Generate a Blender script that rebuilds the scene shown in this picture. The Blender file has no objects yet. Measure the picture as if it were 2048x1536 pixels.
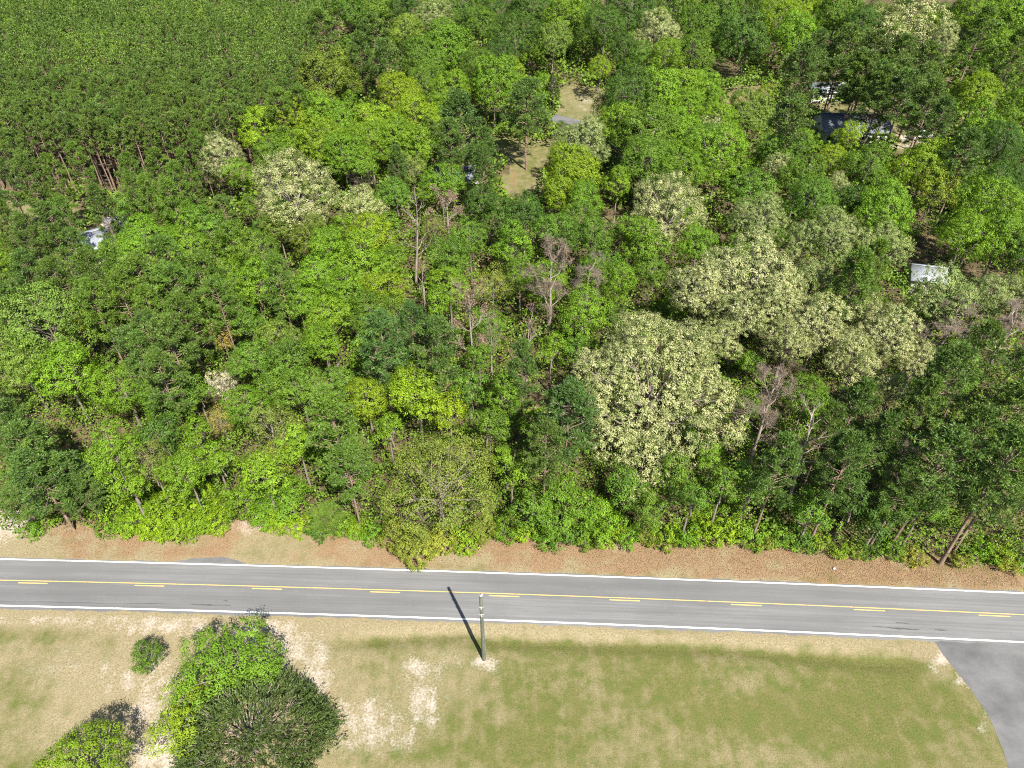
import bpy, math, random
import numpy as np
from mathutils import Vector

random.seed(7)
RNG = np.random.default_rng(11)
SC = bpy.context.scene
COL = SC.collection

# ------------------------------------------------------------------ camera
F_PX, W_PX, H_PX = 1420.0, 2048.0, 1536.0
PITCH = math.radians(41.0)
SP, CP = math.sin(PITCH), math.cos(PITCH)
_b = math.atan((1187.0 - 768.0) / F_PX)
CAM_H = F_PX * 12.19 / 241.5 * math.sin(PITCH + _b) / math.cos(_b)

cam = bpy.data.cameras.new('camera')
cam.sensor_width = 36.0
cam.lens = 36.0 * F_PX / W_PX
cam.clip_start, cam.clip_end = 0.5, 6000.0
cam_o = bpy.data.objects.new('camera', cam)
COL.objects.link(cam_o)
cam_o.location = (0, 0, CAM_H)
cam_o.rotation_euler = (math.pi / 2 - PITCH, 0, 0)
SC.camera = cam_o


def at(px, py, z=0.0):
    """the point of the place at height z that the photograph shows at px, py"""
    u, v = (px - W_PX / 2) / F_PX, -(py - H_PX / 2) / F_PX
    d = np.array([u, CP + v * SP, -SP + v * CP])
    t = (z - CAM_H) / d[2]
    return np.array([d[0] * t, d[1] * t, z])


def to_px(x, y, z=0.0):
    dz = np.asarray(z) - CAM_H
    f = y * CP - dz * SP
    u = y * SP + dz * CP
    return W_PX / 2 + F_PX * x / f, H_PX / 2 - F_PX * u / f, f


# ------------------------------------------------------------------ light
_pb, _pt = at(968, 1318), at(897, 1176)
_base = at(968, 1318)
_u = -(1190 - H_PX / 2) / F_PX
POLE_H = CAM_H + _base[1] * (-SP + _u * CP) / (CP + _u * SP)
LIGHT = Vector((_pt[0] - _pb[0], _pt[1] - _pb[1], -POLE_H)).normalized()
SUN_EL = math.asin(-LIGHT.z)
SUN_ROT = math.atan2(-LIGHT.x, -LIGHT.y)

world = bpy.data.worlds.new('World')
SC.world = world
world.use_nodes = True
wn = world.node_tree.nodes
wn.clear()
sky = wn.new('ShaderNodeTexSky')
sky.sky_type = 'NISHITA'
sky.sun_disc = False
sky.sun_elevation = SUN_EL
sky.sun_rotation = SUN_ROT
sky.air_density, sky.dust_density, sky.ozone_density = 1.0, 0.6, 1.0
bg = wn.new('ShaderNodeBackground')
bg.inputs['Strength'].default_value = 0.07
wo = wn.new('ShaderNodeOutputWorld')
world.node_tree.links.new(sky.outputs[0], bg.inputs[0])
world.node_tree.links.new(bg.outputs[0], wo.inputs[0])

sun = bpy.data.lights.new('sun', 'SUN')
sun.energy = 5.0
sun.angle = math.radians(0.5)
sun.color = (1.0, 0.955, 0.88)
sun_o = bpy.data.objects.new('sun', sun)
COL.objects.link(sun_o)
sun_o.location = (40, -60, 120)
sun_o.rotation_euler = LIGHT.to_track_quat('-Z', 'Y').to_euler()

SC.view_settings.view_transform = 'Standard'
SC.view_settings.look = 'None'
SC.view_settings.gamma = 1.0
SC.view_settings.exposure = 1.15
SC.render.engine = 'CYCLES'
SC.cycles.max_bounces = 5
SC.cycles.diffuse_bounces = 3
SC.cycles.glossy_bounces = 2
SC.cycles.transmission_bounces = 3
SC.cycles.transparent_max_bounces = 4
SC.cycles.use_denoising = False
SC.cycles.filter_width = 1.1
SC.render.film_transparent = False


# ------------------------------------------------------------------ helpers
def mesh_np(name, V, F, mat=None, attrs=None, mats=None, mat_idx=None, smooth=False, uv=None):
    V = np.asarray(V, np.float32)
    F = np.asarray(F, np.int32)
    n, k = F.shape
    me = bpy.data.meshes.new(name)
    me.vertices.add(len(V))
    me.vertices.foreach_set('co', V.ravel())
    me.loops.add(n * k)
    me.loops.foreach_set('vertex_index', F.ravel())
    me.polygons.add(n)
    me.polygons.foreach_set('loop_start', np.arange(0, n * k, k, dtype=np.int32))
    me.polygons.foreach_set('loop_total', np.full(n, k, np.int32))
    for m in (mats or [mat]):
        if m:
            me.materials.append(m)
    if mat_idx is not None:
        me.polygons.foreach_set('material_index', np.asarray(mat_idx, np.int32))
    me.update(calc_edges=True)
    if smooth:
        me.polygons.foreach_set('use_smooth', np.ones(n, bool))
    for key, (dom, arr) in (attrs or {}).items():
        a = me.attributes.new(key, 'FLOAT', dom)
        a.data.foreach_set('value', np.asarray(arr, np.float32).ravel())
    if uv is not None:
        ul = me.uv_layers.new(name='UVMap')
        ul.data.foreach_set('uv', np.asarray(uv, np.float32)[F.ravel()].ravel())
    return me


def obj(name, data, parent=None, loc=(0, 0, 0), label=None, cat=None, group=None, kind=None):
    o = bpy.data.objects.new(name, data)
    COL.objects.link(o)
    o.location = tuple(float(c) for c in loc)
    if parent is not None:
        o.parent = parent
    if label:
        o['label'] = label
    if cat:
        o['category'] = cat
    if group:
        o['group'] = group
    if kind:
        o['kind'] = kind
    return o


def unit(a):
    return a / np.maximum(np.linalg.norm(a, axis=-1, keepdims=True), 1e-9)


def rand_dirs(n, rng):
    return unit(rng.normal(size=(n, 3)))


def tubes(lines, sides=5):
    """lines: list of (points (n,3), radii (n,)) -> verts, quad faces"""
    VV, FF, off = [], [], 0
    ang = np.arange(sides) * 2 * math.pi / sides
    for P, R in lines:
        P = np.asarray(P, float)
        R = np.asarray(R, float)
        n = len(P)
        T = np.gradient(P, axis=0)
        T = unit(T)
        ref = np.where(np.abs(T[:, 2:3]) > 0.9, np.array([[1.0, 0, 0]]), np.array([[0, 0, 1.0]]))
        A = unit(np.cross(T, ref))
        B = np.cross(T, A)
        ring = P[:, None, :] + R[:, None, None] * (A[:, None, :] * np.cos(ang)[None, :, None] + B[:, None, :] * np.sin(ang)[None, :, None])
        VV.append(ring.reshape(-1, 3))
        i = np.arange(n - 1)[:, None] * sides + off
        j = np.arange(sides)[None, :]
        j2 = (j + 1) % sides
        FF.append(np.stack([i + j, i + j2, i + sides + j2, i + sides + j], -1).reshape(-1, 4))
        off += n * sides
    return np.concatenate(VV), np.concatenate(FF)


def leaf_quads(C, N, size, rng, width=0.62, fold=0.12):
    n = len(C)
    T = unit(np.cross(N, rand_dirs(n, rng)))
    B = np.cross(N, T)
    s = size[:, None]
    up = N * s * fold
    V = np.stack([C - T * s * 0.5, C + B * s * width * 0.5 + up, C + T * s * 0.5, C - B * s * width * 0.5 + up], 1)
    F = np.arange(n * 4).reshape(n, 4)
    return V.reshape(-1, 3), F


def box_vf(lo, hi):
    x0, y0, z0 = lo
    x1, y1, z1 = hi
    V = [(x0, y0, z0), (x1, y0, z0), (x1, y1, z0), (x0, y1, z0), (x0, y0, z1), (x1, y0, z1), (x1, y1, z1), (x0, y1, z1)]
    F = [(0, 3, 2, 1), (4, 5, 6, 7), (0, 1, 5, 4), (1, 2, 6, 5), (2, 3, 7, 6), (3, 0, 4, 7)]
    return np.array(V, float), np.array(F)


def join_vf(parts):
    VV, FF, off = [], [], 0
    for V, F in parts:
        VV.append(V)
        FF.append(np.asarray(F) + off)
        off += len(V)
    return np.concatenate(VV), np.concatenate(FF)


# ------------------------------------------------------------------ materials
class NT:
    def __init__(self, name):
        self.m = bpy.data.materials.new(name)
        self.m.use_nodes = True
        self.t = self.m.node_tree
        self.t.nodes.clear()
        self.out = self.n('ShaderNodeOutputMaterial')

    def n(self, typ, **kw):
        nd = self.t.nodes.new(typ)
        for k, v in kw.items():
            setattr(nd, k, v)
        return nd

    def put(self, nd, sock, v):
        s = nd.inputs[sock]
        if hasattr(v, 'is_linked') or hasattr(v, 'links'):
            self.t.links.new(v, s)
        else:
            if isinstance(v, (tuple, list)) and len(v) == 3 and s.type == 'RGBA':
                v = (*v, 1.0)
            s.default_value = v
        return nd

    def attr(self, name):
        return self.n('ShaderNodeAttribute', attribute_name=name).outputs['Fac']

    def noise(self, scale, detail=3.0, rough=0.55, vec=None, dist=0.0):
        nd = self.n('ShaderNodeTexNoise')
        nd.inputs['Scale'].default_value = scale
        nd.inputs['Detail'].default_value = detail
        nd.inputs['Roughness'].default_value = rough
        nd.inputs['Distortion'].default_value = dist
        if vec is not None:
            self.t.links.new(vec, nd.inputs['Vector'])
        return nd.outputs['Fac']

    def math(self, op, a, b=0.0, clamp=False):
        nd = self.n('ShaderNodeMath', operation=op, use_clamp=clamp)
        self.put(nd, 0, a)
        self.put(nd, 1, b)
        return nd.outputs[0]

    def ramp(self, x, lo, hi, a=0.0, b=1.0):
        nd = self.n('ShaderNodeMapRange', clamp=True)
        self.put(nd, 0, x)
        for i, v in enumerate((lo, hi, a, b)):
            nd.inputs[i + 1].default_value = v
        return nd.outputs[0]

    def mix(self, f, a, b, typ='MIX'):
        nd = self.n('ShaderNodeMixRGB', blend_type=typ)
        self.put(nd, 0, f)
        self.put(nd, 1, a)
        self.put(nd, 2, b)
        return nd.outputs[0]

    def obj_co(self):
        return self.n('ShaderNodeTexCoord').outputs['Object']

    def bump(self, h, strength=0.4, dist=0.05):
        nd = self.n('ShaderNodeBump')
        nd.inputs['Strength'].default_value = strength
        nd.inputs['Distance'].default_value = dist
        self.t.links.new(h, nd.inputs['Height'])
        return nd.outputs[0]

    def principled(self, col, rough=0.8, spec=0.3, normal=None, metal=0.0):
        p = self.n('ShaderNodeBsdfPrincipled')
        self.put(p, 'Base Color', col)
        self.put(p, 'Roughness', rough)
        self.put(p, 'Specular IOR Level', spec)
        self.put(p, 'Metallic', metal)
        if normal is not None:
            self.put(p, 'Normal', normal)
        return p.outputs[0]

    def done(self, sh):
        self.t.links.new(sh, self.out.inputs[0])
        return self.m


def mat_leaf(name, trans=0.3, bloom=(0.60, 0.56, 0.30), rough=0.55, spec=0.3):
    k = NT(name)
    oi = k.n('ShaderNodeObjectInfo')
    tone, blo = k.attr('tone'), k.attr('bloom')
    base = oi.outputs['Color']
    bright = k.ramp(tone, 0, 1, 0.62, 1.42)
    c = k.mix(1.0, base, bright, 'MULTIPLY')
    warm = k.mix(1.0, c, (1.22, 1.05, 0.7), 'MULTIPLY')
    c = k.mix(k.ramp(tone, 0.55, 1.0, 0.0, 0.75), c, warm)
    bl = k.mix(1.0, bloom, k.ramp(tone, 0, 1, 0.78, 1.15), 'MULTIPLY')
    c = k.mix(k.math('MULTIPLY', blo, oi.outputs['Alpha']), c, bl)
    p = k.principled(c, rough, spec)
    tr = k.n('ShaderNodeBsdfTranslucent')
    k.put(tr, 'Color', k.mix(1.0, c, (1.15, 1.15, 0.75), 'MULTIPLY'))
    ms = k.n('ShaderNodeMixShader')
    ms.inputs[0].default_value = trans
    k.t.links.new(p, ms.inputs[1])
    k.t.links.new(tr.outputs[0], ms.inputs[2])
    return k.done(ms.outputs[0])


def mat_bark(name, a, b, scale=3.0, rough=0.9):
    k = NT(name)
    co = k.n('ShaderNodeMapping')
    co.inputs['Scale'].default_value = (1, 1, 0.25)
    k.t.links.new(k.obj_co(), co.inputs[0])
    n = k.noise(scale, 5, 0.65, co.outputs[0])
    c = k.mix(k.ramp(n, 0.35, 0.65), a, b)
    return k.done(k.principled(c, rough, 0.2, k.bump(n, 0.5, 0.03)))


def mat_plain(name, a, rough=0.6, spec=0.4, metal=0.0, var=0.12, scale=2.0):
    k = NT(name)
    n = k.noise(scale, 4, 0.6, k.obj_co())
    c = k.mix(1.0, a, k.ramp(n, 0.3, 0.7, 1 - var, 1 + var), 'MULTIPLY')
    return k.done(k.principled(c, rough, spec, None, metal))


M_LEAF = mat_leaf('broad_leaves', 0.22, rough=0.6, spec=0.25)
M_OAK = mat_leaf('oak_leaves_and_catkins', 0.15, (0.455, 0.458, 0.205), 0.6, 0.25)
M_NEEDLE = mat_leaf('pine_needles', 0.15, rough=0.5, spec=0.35)
M_DEAD = mat_leaf('withered_leaves', 0.15, rough=0.8, spec=0.1)
M_BARK = mat_bark('grey_bark', (0.13, 0.105, 0.08), (0.27, 0.235, 0.19))
M_PINEBARK = mat_bark('pine_bark', (0.15, 0.095, 0.065), (0.30, 0.22, 0.17), 4.0)
M_BARE = mat_bark('bleached_bark', (0.21, 0.165, 0.14), (0.36, 0.295, 0.255), 3.0)


def mat_ground():
    k = NT('ground_soil_and_grass')
    co = k.obj_co()
    big = k.noise(0.10, 4, 0.6, co)
    mid = k.noise(0.7, 5, 0.65, co)
    fine = k.noise(5.0, 4, 0.7, co)
    vfine = k.noise(16.0, 3, 0.75, co)
    floor_ = k.mix(k.ramp(mid, 0.35, 0.65), (0.065, 0.050, 0.028), (0.125, 0.098, 0.055))
    litter = k.mix(k.ramp(fine, 0.3, 0.7), (0.150, 0.094, 0.050), (0.30, 0.190, 0.108))
    litter = k.mix(k.ramp(vfine, 0.48, 0.72), litter, (0.34, 0.26, 0.165))
    dry = k.mix(k.ramp(fine, 0.32, 0.68), (0.150, 0.120, 0.062), (0.295, 0.245, 0.142))
    dry = k.mix(k.ramp(vfine, 0.50, 0.72), dry, (0.43, 0.365, 0.235))
    green = k.mix(k.ramp(fine, 0.3, 0.7), (0.074, 0.082, 0.020), (0.162, 0.152, 0.050))
    green = k.mix(k.ramp(mid, 0.46, 0.68), green, (0.088, 0.112, 0.024))
    green = k.mix(k.ramp(vfine, 0.52, 0.75), green, (0.225, 0.200, 0.090))
    sand = k.mix(k.ramp(fine, 0.3, 0.7), (0.32, 0.265, 0.205), (0.50, 0.43, 0.355))
    brk = k.math('ADD', k.math('MULTIPLY', k.math('SUBTRACT', mid, 0.5), 1.3), k.math('MULTIPLY', k.math('SUBTRACT', fine, 0.5), 0.9))
    brk = k.math('ADD', brk, k.math('MULTIPLY', k.math('SUBTRACT', big, 0.5), 0.9))

    mpm = k.n('ShaderNodeMapping')
    mpm.inputs['Rotation'].default_value = (0, 0, 0.35)
    mpm.inputs['Scale'].default_value = (0.9, 0.10, 1)
    k.t.links.new(co, mpm.inputs[0])
    brk = k.math('ADD', brk, k.math('MULTIPLY', k.math('SUBTRACT', k.noise(0.9, 3, 0.6, mpm.outputs[0]), 0.5), 0.7))

    def mask(name, sharp=0.35, amt=1.0):
        a = k.math('ADD', k.attr(name), k.math('MULTIPLY', brk, amt))
        return k.ramp(a, 0.5 - sharp / 2, 0.5 + sharp / 2)
    c = k.mix(mask('open', 0.3, 0.35), floor_, dry)
    c = k.mix(mask('litter', 0.4, 0.7), c, litter)
    c = k.mix(mask('green', 0.8, 1.25), c, green)
    c = k.mix(k.math('MULTIPLY', mask('sand', 0.5, 1.2), k.ramp(k.attr('sand'), 0.06, 0.28)), c, sand)
    c = k.mix(mask('clay', 0.3, 0.4), c, (0.30, 0.165, 0.10))
    h = k.math('ADD', k.math('MULTIPLY', fine, 0.6), k.math('MULTIPLY', vfine, 0.7))
    return k.done(k.principled(c, 0.95, 0.1, k.bump(h, 0.75, 0.09)))


def mat_asphalt(name, a, b, streaks=True):
    k = NT(name)
    uv = k.n('ShaderNodeTexCoord').outputs['UV']
    mp = k.n('ShaderNodeMapping')
    mp.inputs['Scale'].default_value = (0.02, 1.6, 1)
    k.t.links.new(uv, mp.inputs[0])
    st = k.noise(3.2, 5, 0.6, mp.outputs[0])
    mp2 = k.n('ShaderNodeMapping')
    mp2.inputs['Scale'].default_value = (0.12, 0.4, 1)
    k.t.links.new(uv, mp2.inputs[0])
    bl = k.noise(1.0, 5, 0.6, mp2.outputs[0])
    fi = k.noise(9.0, 3, 0.7, k.obj_co())
    c = k.mix(k.ramp(bl, 0.3, 0.7), a, b)
    mp3 = k.n('ShaderNodeMapping')
    mp3.inputs['Scale'].default_value = (0.035, 0.12, 1)
    k.t.links.new(uv, mp3.inputs[0])
    pb = k.noise(1.0, 2, 0.5, mp3.outputs[0])
    c = k.mix(1.0, c, k.ramp(pb, 0.35, 0.65, 0.86, 1.14), 'MULTIPLY')
    spot = k.noise(1.3, 4, 0.7, k.obj_co())
    c = k.mix(k.ramp(spot, 0.62, 0.74, 0.0, 0.35), c, tuple(v * 1.35 for v in b))
    c = k.mix(k.ramp(spot, 0.36, 0.26, 0.0, 0.35), c, tuple(v * 0.6 for v in a))
    if not streaks:
        bq = k.noise(0.45, 5, 0.65, k.obj_co())
        c = k.mix(1.0, c, k.ramp(bq, 0.3, 0.7, 0.78, 1.25), 'MULTIPLY')
    if streaks:
        sep = k.n('ShaderNodeSeparateXYZ')
        k.t.links.new(uv, sep.inputs[0])
        wp = k.math('COSINE', k.math('MULTIPLY', sep.outputs[1], 6.28 / 1.42))
        c = k.mix(1.0, c, k.ramp(wp, -1, 1, 1.05, 0.93), 'MULTIPLY')
        c = k.mix(k.ramp(st, 0.38, 0.62, 0.0, 0.55), c, tuple(v * 0.80 for v in a))
        c = k.mix(k.ramp(st, 0.60, 0.75, 0.0, 0.4), c, tuple(v * 1.25 for v in b))
    c = k.mix(1.0, c, k.ramp(fi, 0.3, 0.7, 0.9, 1.1), 'MULTIPLY')
    return k.done(k.principled(c, 0.85, 0.25, k.bump(fi, 0.25, 0.01)))


def mat_paint(name, col, wear=(0.17, 0.165, 0.16)):
    k = NT(name)
    n = k.noise(2.5, 6, 0.75, k.obj_co())
    n2 = k.noise(0.25, 3, 0.6, k.obj_co())
    f = k.ramp(k.math('ADD', n, k.math('MULTIPLY', n2, 0.5)), 0.78, 0.98, 0.0, 0.85)
    return k.done(k.principled(k.mix(f, col, wear), 0.7, 0.3))


M_UNDER = mat_leaf('undergrowth_leaves', 0.25, (0.17, 0.12, 0.06))
M_GRASS = mat_leaf('grass_blades', 0.4, (0.31, 0.25, 0.14), rough=0.8, spec=0.1)
M_LITTER = mat_leaf('fallen_leaves', 0.05, (0.275, 0.165, 0.095), rough=0.9, spec=0.1)
M_GROUND = mat_ground()
M_ROAD = mat_asphalt('road_asphalt', (0.142, 0.140, 0.137), (0.182, 0.179, 0.175))
M_DRIVE = mat_asphalt('drive_asphalt', (0.098, 0.096, 0.094), (0.138, 0.135, 0.132), False)
M_WHITE = mat_paint('white_road_paint', (0.80, 0.80, 0.78))
M_YELLOW = mat_paint('yellow_road_paint', (0.64, 0.44, 0.14))

# ------------------------------------------------------------------ road geometry (from the white lines)
RX = [0, 240, 400, 640, 900, 1140, 1400, 1640, 1808, 2048]
UP = [1117.7, 1124.8, 1128.4, 1135.3, 1142.2, 1150.2, 1161.0, 1170.2, 1177.5, 1185.5]
YE = [1159.7, 1166.4, 1170.2, 1176.3, 1182.7, 1191.2, 1202.4, 1212.4, 1219.2, 1229.0]
LO = [1211.0, 1217.4, 1222.0, 1228.4, 1236.9, 1245.3, 1256.0, 1266.7, 1274.5, 1283.5]


def fit(ys, deg=2):
    P = np.array([at(x, y) for x, y in zip(RX, ys)])
    return np.polyfit(P[:, 0], P[:, 1], deg)


QU, QY, QL = fit(UP), fit(YE), fit(LO)


def qv(q, x):
    """curve, continued as a straight line well outside the frame"""
    x = np.asarray(x, float)
    xc = np.clip(x, -62, 58)
    d = np.polyder(q)
    return np.polyval(q, xc) + np.polyval(d, xc) * (x - xc)


def edge_noise(x, seed, amp):
    r = np.random.default_rng(seed)
    out = np.zeros_like(x)
    for f in (0.15, 0.4, 0.9, 1.9):
        out += np.sin(x * f * 2 * math.pi / 3 + r.uniform(0, 6.28)) / (1 + f)
    return out * amp


def strip(name, mat, x, ylo, yhi, z, rows=1):
    n = len(x)
    t = np.linspace(0, 1, rows + 1)
    Y = ylo[:, None] * (1 - t) + yhi[:, None] * t
    V = np.stack([np.repeat(x[:, None], rows + 1, 1), Y, np.full_like(Y, z)], -1).reshape(-1, 3)
    uv = np.stack([np.repeat(x[:, None], rows + 1, 1), Y - qv(QY, x)[:, None]], -1).reshape(-1, 2)
    i = np.arange(n - 1)[:, None] * (rows + 1) + np.arange(rows)[None, :]
    F = np.stack([i, i + rows + 1, i + rows + 2, i + 1], -1).reshape(-1, 4)
    return mesh_np(name, V, F, mat, uv=uv)


# ------------------------------------------------------------------ ground sheet
def axis(segs):
    out = [segs[0][0]]
    for a, b, s in segs:
        n = max(1, int(round((b - a) / s)))
        out += list(a + (b - a) * (np.arange(n) + 1) / n)
    return np.array(out)


GX = axis([(-3000, -800, 550), (-800, -260, 60), (-260, -75, 3.0), (-75, 75, 0.8), (75, 260, 3.0), (260, 800, 60), (800, 3000, 550)])
GY = axis([(-1500, -200, 325), (-200, 0, 25), (0, 16, 2), (16, 62, 0.5), (62, 330, 2.0), (330, 900, 60), (900, 4000, 600)])
XX, YY = np.meshgrid(GX, GY, indexing='ij')
FRONT = YY * CP + CAM_H * SP > 5
PX, PY, _d = to_px(XX, np.where(FRONT, YY, 60.0), 0.0)
PX = np.where(FRONT, PX, 1e5)
PY = np.where(FRONT, PY, 1e5)


def wavy(x, y, seed, scale):
    r = np.random.default_rng(seed)
    out = np.zeros_like(x)
    for k in range(7):
        a, f = r.uniform(0, 6.28), r.uniform(0.6, 1.7) / scale
        out += np.sin((x * math.cos(a) + y * math.sin(a)) * f * 6.28 + r.uniform(0, 6.28))
    return out / 7 ** 0.5


WX = 14 * wavy(XX, YY, 31, 5.0) + 7 * wavy(XX, YY, 32, 1.9)
WY = 12 * wavy(XX, YY, 33, 5.0) + 7 * wavy(XX, YY, 34, 1.9)


def blob(cx, cy, rx, ry=None):
    ry = ry or rx
    wx, wy = WX * min(1.0, rx / 40), WY * min(1.0, ry / 40)
    return np.exp(-(((PX + wx - cx) / rx) ** 2 + ((PY + wy - cy) / ry) ** 2) * 0.9)


def in_poly(px, py, poly):
    px, py = np.asarray(px, float), np.asarray(py, float)
    ins = np.zeros(px.shape, bool)
    n = len(poly)
    for i in range(n):
        x0, y0 = poly[i]
        x1, y1 = poly[(i + 1) % n]
        c = ((y0 > py) != (y1 > py)) & (px < (x1 - x0) * (py - y0) / ((y1 - y0) or 1e-9) + x0)
        ins ^= c
    return ins


EDGE_PX = [(-400, 1050), (0, 1072), (180, 1062), (350, 1080), (500, 1050), (600, 1072), (720, 1082), (850, 1105), (1000, 1085), (1250, 1090),
           (1500, 1102), (1700, 1125), (1850, 1128), (2048, 1140), (2500, 1165)]
EDGE = np.array([at(x, y)[:2] for x, y in EDGE_PX])


def edge_y(x):
    return np.interp(x, EDGE[:, 0], EDGE[:, 1])


CLEAR = [
    [(1108, 172), (1150, 162), (1205, 178), (1212, 205), (1200, 240), (1205, 268), (1160, 266), (1100, 240), (1128, 205)],
    [(978, 266), (1040, 278), (1105, 276), (1112, 310), (1085, 330), (1078, 372), (1040, 404), (1012, 384), (1000, 345), (1020, 318), (985, 300)],
    [(1455, 175), (1560, 165), (1545, 212), (1458, 228)],
    [(-60, 402), (172, 398), (165, 440), (-60, 456)],
    [(1800, 252), (1862, 244), (1872, 300), (1790, 310)],
    [(698, 215), (762, 205), (744, 240), (690, 245)],
    [(868, 336), (955, 330), (955, 362), (868, 366)],
    [(1640, 205), (1800, 205), (1800, 262), (1640, 262)],
    [(1290, 160), (1365, 158), (1360, 178), (1295, 182)],
    [(1850, 160), (1905, 152), (1905, 176), (1850, 182)],
]
GAPS = [(1080, 785, 34), (1205, 430, 40), (1850, 505, 45), (1960, 560, 45), (210, 865, 35), (1740, 985, 30), (770, 175, 24), (1450, 130, 30), (160, 660, 22)]

lawn = np.clip((qv(QL, XX) - 0.3 - YY) / 0.4, 0, 1)
verge = np.clip((YY - qv(QU, XX)) / 0.3, 0, 1) * np.clip((edge_y(XX) + 1.0 - YY) / 1.5 + 0.5, 0, 1)
shoulder = np.clip(1 - (qv(QL, XX) - YY - 1.2) / 1.6, 0, 1) * lawn
cl = np.zeros_like(XX)
for i, poly in enumerate(CLEAR):
    for kx, ky in ((0, 0), (9, 4), (-9, -4), (5, -7), (-5, 7)):
        cl += 0.25 * in_poly(PX + kx + 0.8 * WX, PY + ky + 0.4 * WY, poly)
cl = np.clip(cl, 0, 1)
A_open = np.where(YY < edge_y(XX), 1.0, np.clip(lawn + cl * 0.9 + verge, 0, 1))
A_litter = verge * (0.60 + 0.14 * np.clip((PX - 700) / 600, 0, 1)) - verge * (0.75 * blob(560, 1095, 70, 40) + 0.5 * blob(930, 1120, 60, 20) + 0.8 * blob(20, 1090, 90, 25))
A_litter -= verge * 0.35 * np.clip(1 - (YY - qv(QU, XX)) / 0.9, 0, 1)
A_litter += verge * (0.22 * wavy(XX, YY, 41, 7.0) + 0.12 * wavy(XX, YY, 42, 2.5))
A_litter += (1 - lawn) * (1 - verge) * 0.28 - cl * 0.15
gr = 0.50 * np.clip((PX - 640) / 420, 0, 1) + 0.26
gr = gr - 0.75 * shoulder
gr += 0.45 * blob(10, 1400, 90, 60) + 0.5 * blob(-10, 1265, 120, 20) - 0.25 * blob(250, 1400, 260, 120) + 0.35 * blob(20, 1520, 140, 50)
gr += 0.35 * blob(1650, 1420, 260, 90) + 0.3 * blob(1050, 1500, 130, 50) + 0.25 * blob(830, 1500, 60, 60) - 0.3 * blob(1500, 1530, 160, 40)
gr -= 0.25 * blob(1300, 1480, 120, 50) + 0.25 * blob(1500, 1370, 120, 30)
dx_ = np.interp(PX, [660, 930, 980, 1250, 1480, 1700, 1840], [1290, 1270, 1283, 1293, 1303, 1322, 1335])
gr += 0.55 * np.exp(-((PY - dx_) / 11.0) ** 2) * np.clip((PX - 640) / 100, 0, 1) * np.clip((1900 - PX) / 80, 0, 1)
gr -= 0.6 * blob(1880, 1318, 30, 40)
A_green = gr * lawn + cl * 0.68 + verge * (0.30 * blob(560, 1100, 90, 25) + 0.38 * blob(900, 1135, 120, 10) + 0.4 * blob(1960, 1140, 110, 22))
GAPS += [(186, 476, 36), (1858, 540, 22), (1700, 240, 50), (1655, 174, 30), (1145, 248, 30)]
A_green += verge * 0.22 * np.clip(1 - (YY - qv(QU, XX)) / 0.8, 0, 1)
sd = np.zeros_like(XX)
for s in [(330, 1250, 110, 26, 0.62), (520, 1262, 90, 30, 0.66), (330, 1490, 50, 90, 0.95), (345, 1370, 60, 60, 0.50), (250, 1350, 90, 40, 0.38), (845, 1335, 50, 30, 0.52),
          (848, 1400, 36, 60, 0.58), (905, 1320, 34, 22, 0.55), (720, 1440, 80, 60, 0.48), (970, 1325, 22, 18, 0.80), (800, 1470, 40, 40, 0.5), (640, 1350, 40, 90, 0.45),
          (60, 1240, 200, 14, 0.35), (150, 1340, 90, 40, 0.25), (930, 1380, 40, 40, 0.4), (560, 1300, 60, 40, 0.6), (300, 1420, 60, 60, 0.55), (1888, 1316, 26, 22, 0.75), (1922, 1362, 18, 24, 0.6), (1975, 1440, 12, 40, 0.5)]:
    sd = np.maximum(sd, s[4] * blob(*s[:4]))
A_sand = sd * lawn + 0.95 * blob(15, 1040, 55, 45) * (1 - lawn) + 0.75 * blob(40, 990, 40, 14) * (1 - lawn) + 0.8 * blob(1835, 280, 36, 18) + 0.3 * blob(1165, 205, 30, 30) + 0.05 * cl
A_sand += 0.5 * blob(495, 1050, 40, 20) * verge
A_clay = 0.55 * blob(1200, 205, 26, 12) + 0.7 * blob(1325, 170, 24, 12) + 0.50 * blob(1030, 352, 22, 30) + 0.7 * blob(1480, 205, 30, 14) + 0.8 * blob(1875, 166, 24, 10) + 0.7 * blob(730, 222, 20, 10) + 0.8 * blob(2060, 1330, 14, 16) + 0.5 * blob(1645, 305, 25, 14)
# gentle relief: shallow ditch on the lawn, soft undulation
ZZ = 0.05 * np.sin(XX * 0.21 + 1.0) * np.sin(YY * 0.33) * lawn
ZZ -= 0.28 * np.exp(-((PY - dx_ + 4) / 14.0) ** 2) * np.clip((PX - 640) / 100, 0, 1) * np.clip((1850 - PX) / 60, 0, 1) * lawn
near_road = np.clip(1 - np.minimum(np.abs(YY - qv(QL, XX)), np.abs(YY - qv(QU, XX))) / 1.2, 0, 1)
on_road = (YY > qv(QL, XX) - 0.6) & (YY < qv(QU, XX) + 0.6)
ZZ = np.where(on_road, 0.0, ZZ * (1 - near_road))
ZZ = np.where((PX > 1830) & (PY > 1240), 0.0, ZZ)
nx, ny = XX.shape
GV = np.stack([XX, YY, ZZ], -1).reshape(-1, 3)
ii = np.arange(nx - 1)[:, None] * ny + np.arange(ny - 1)[None, :]
GF = np.stack([ii, ii + ny, ii + ny + 1, ii + 1], -1).reshape(-1, 4)
gm = mesh_np('ground', GV, GF, M_GROUND, {k_: ('POINT', a_.ravel()) for k_, a_ in
             dict(open=A_open, litter=A_litter, green=A_green, sand=A_sand, clay=A_clay).items()}, smooth=True)
obj('ground', gm, kind='structure')

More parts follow.
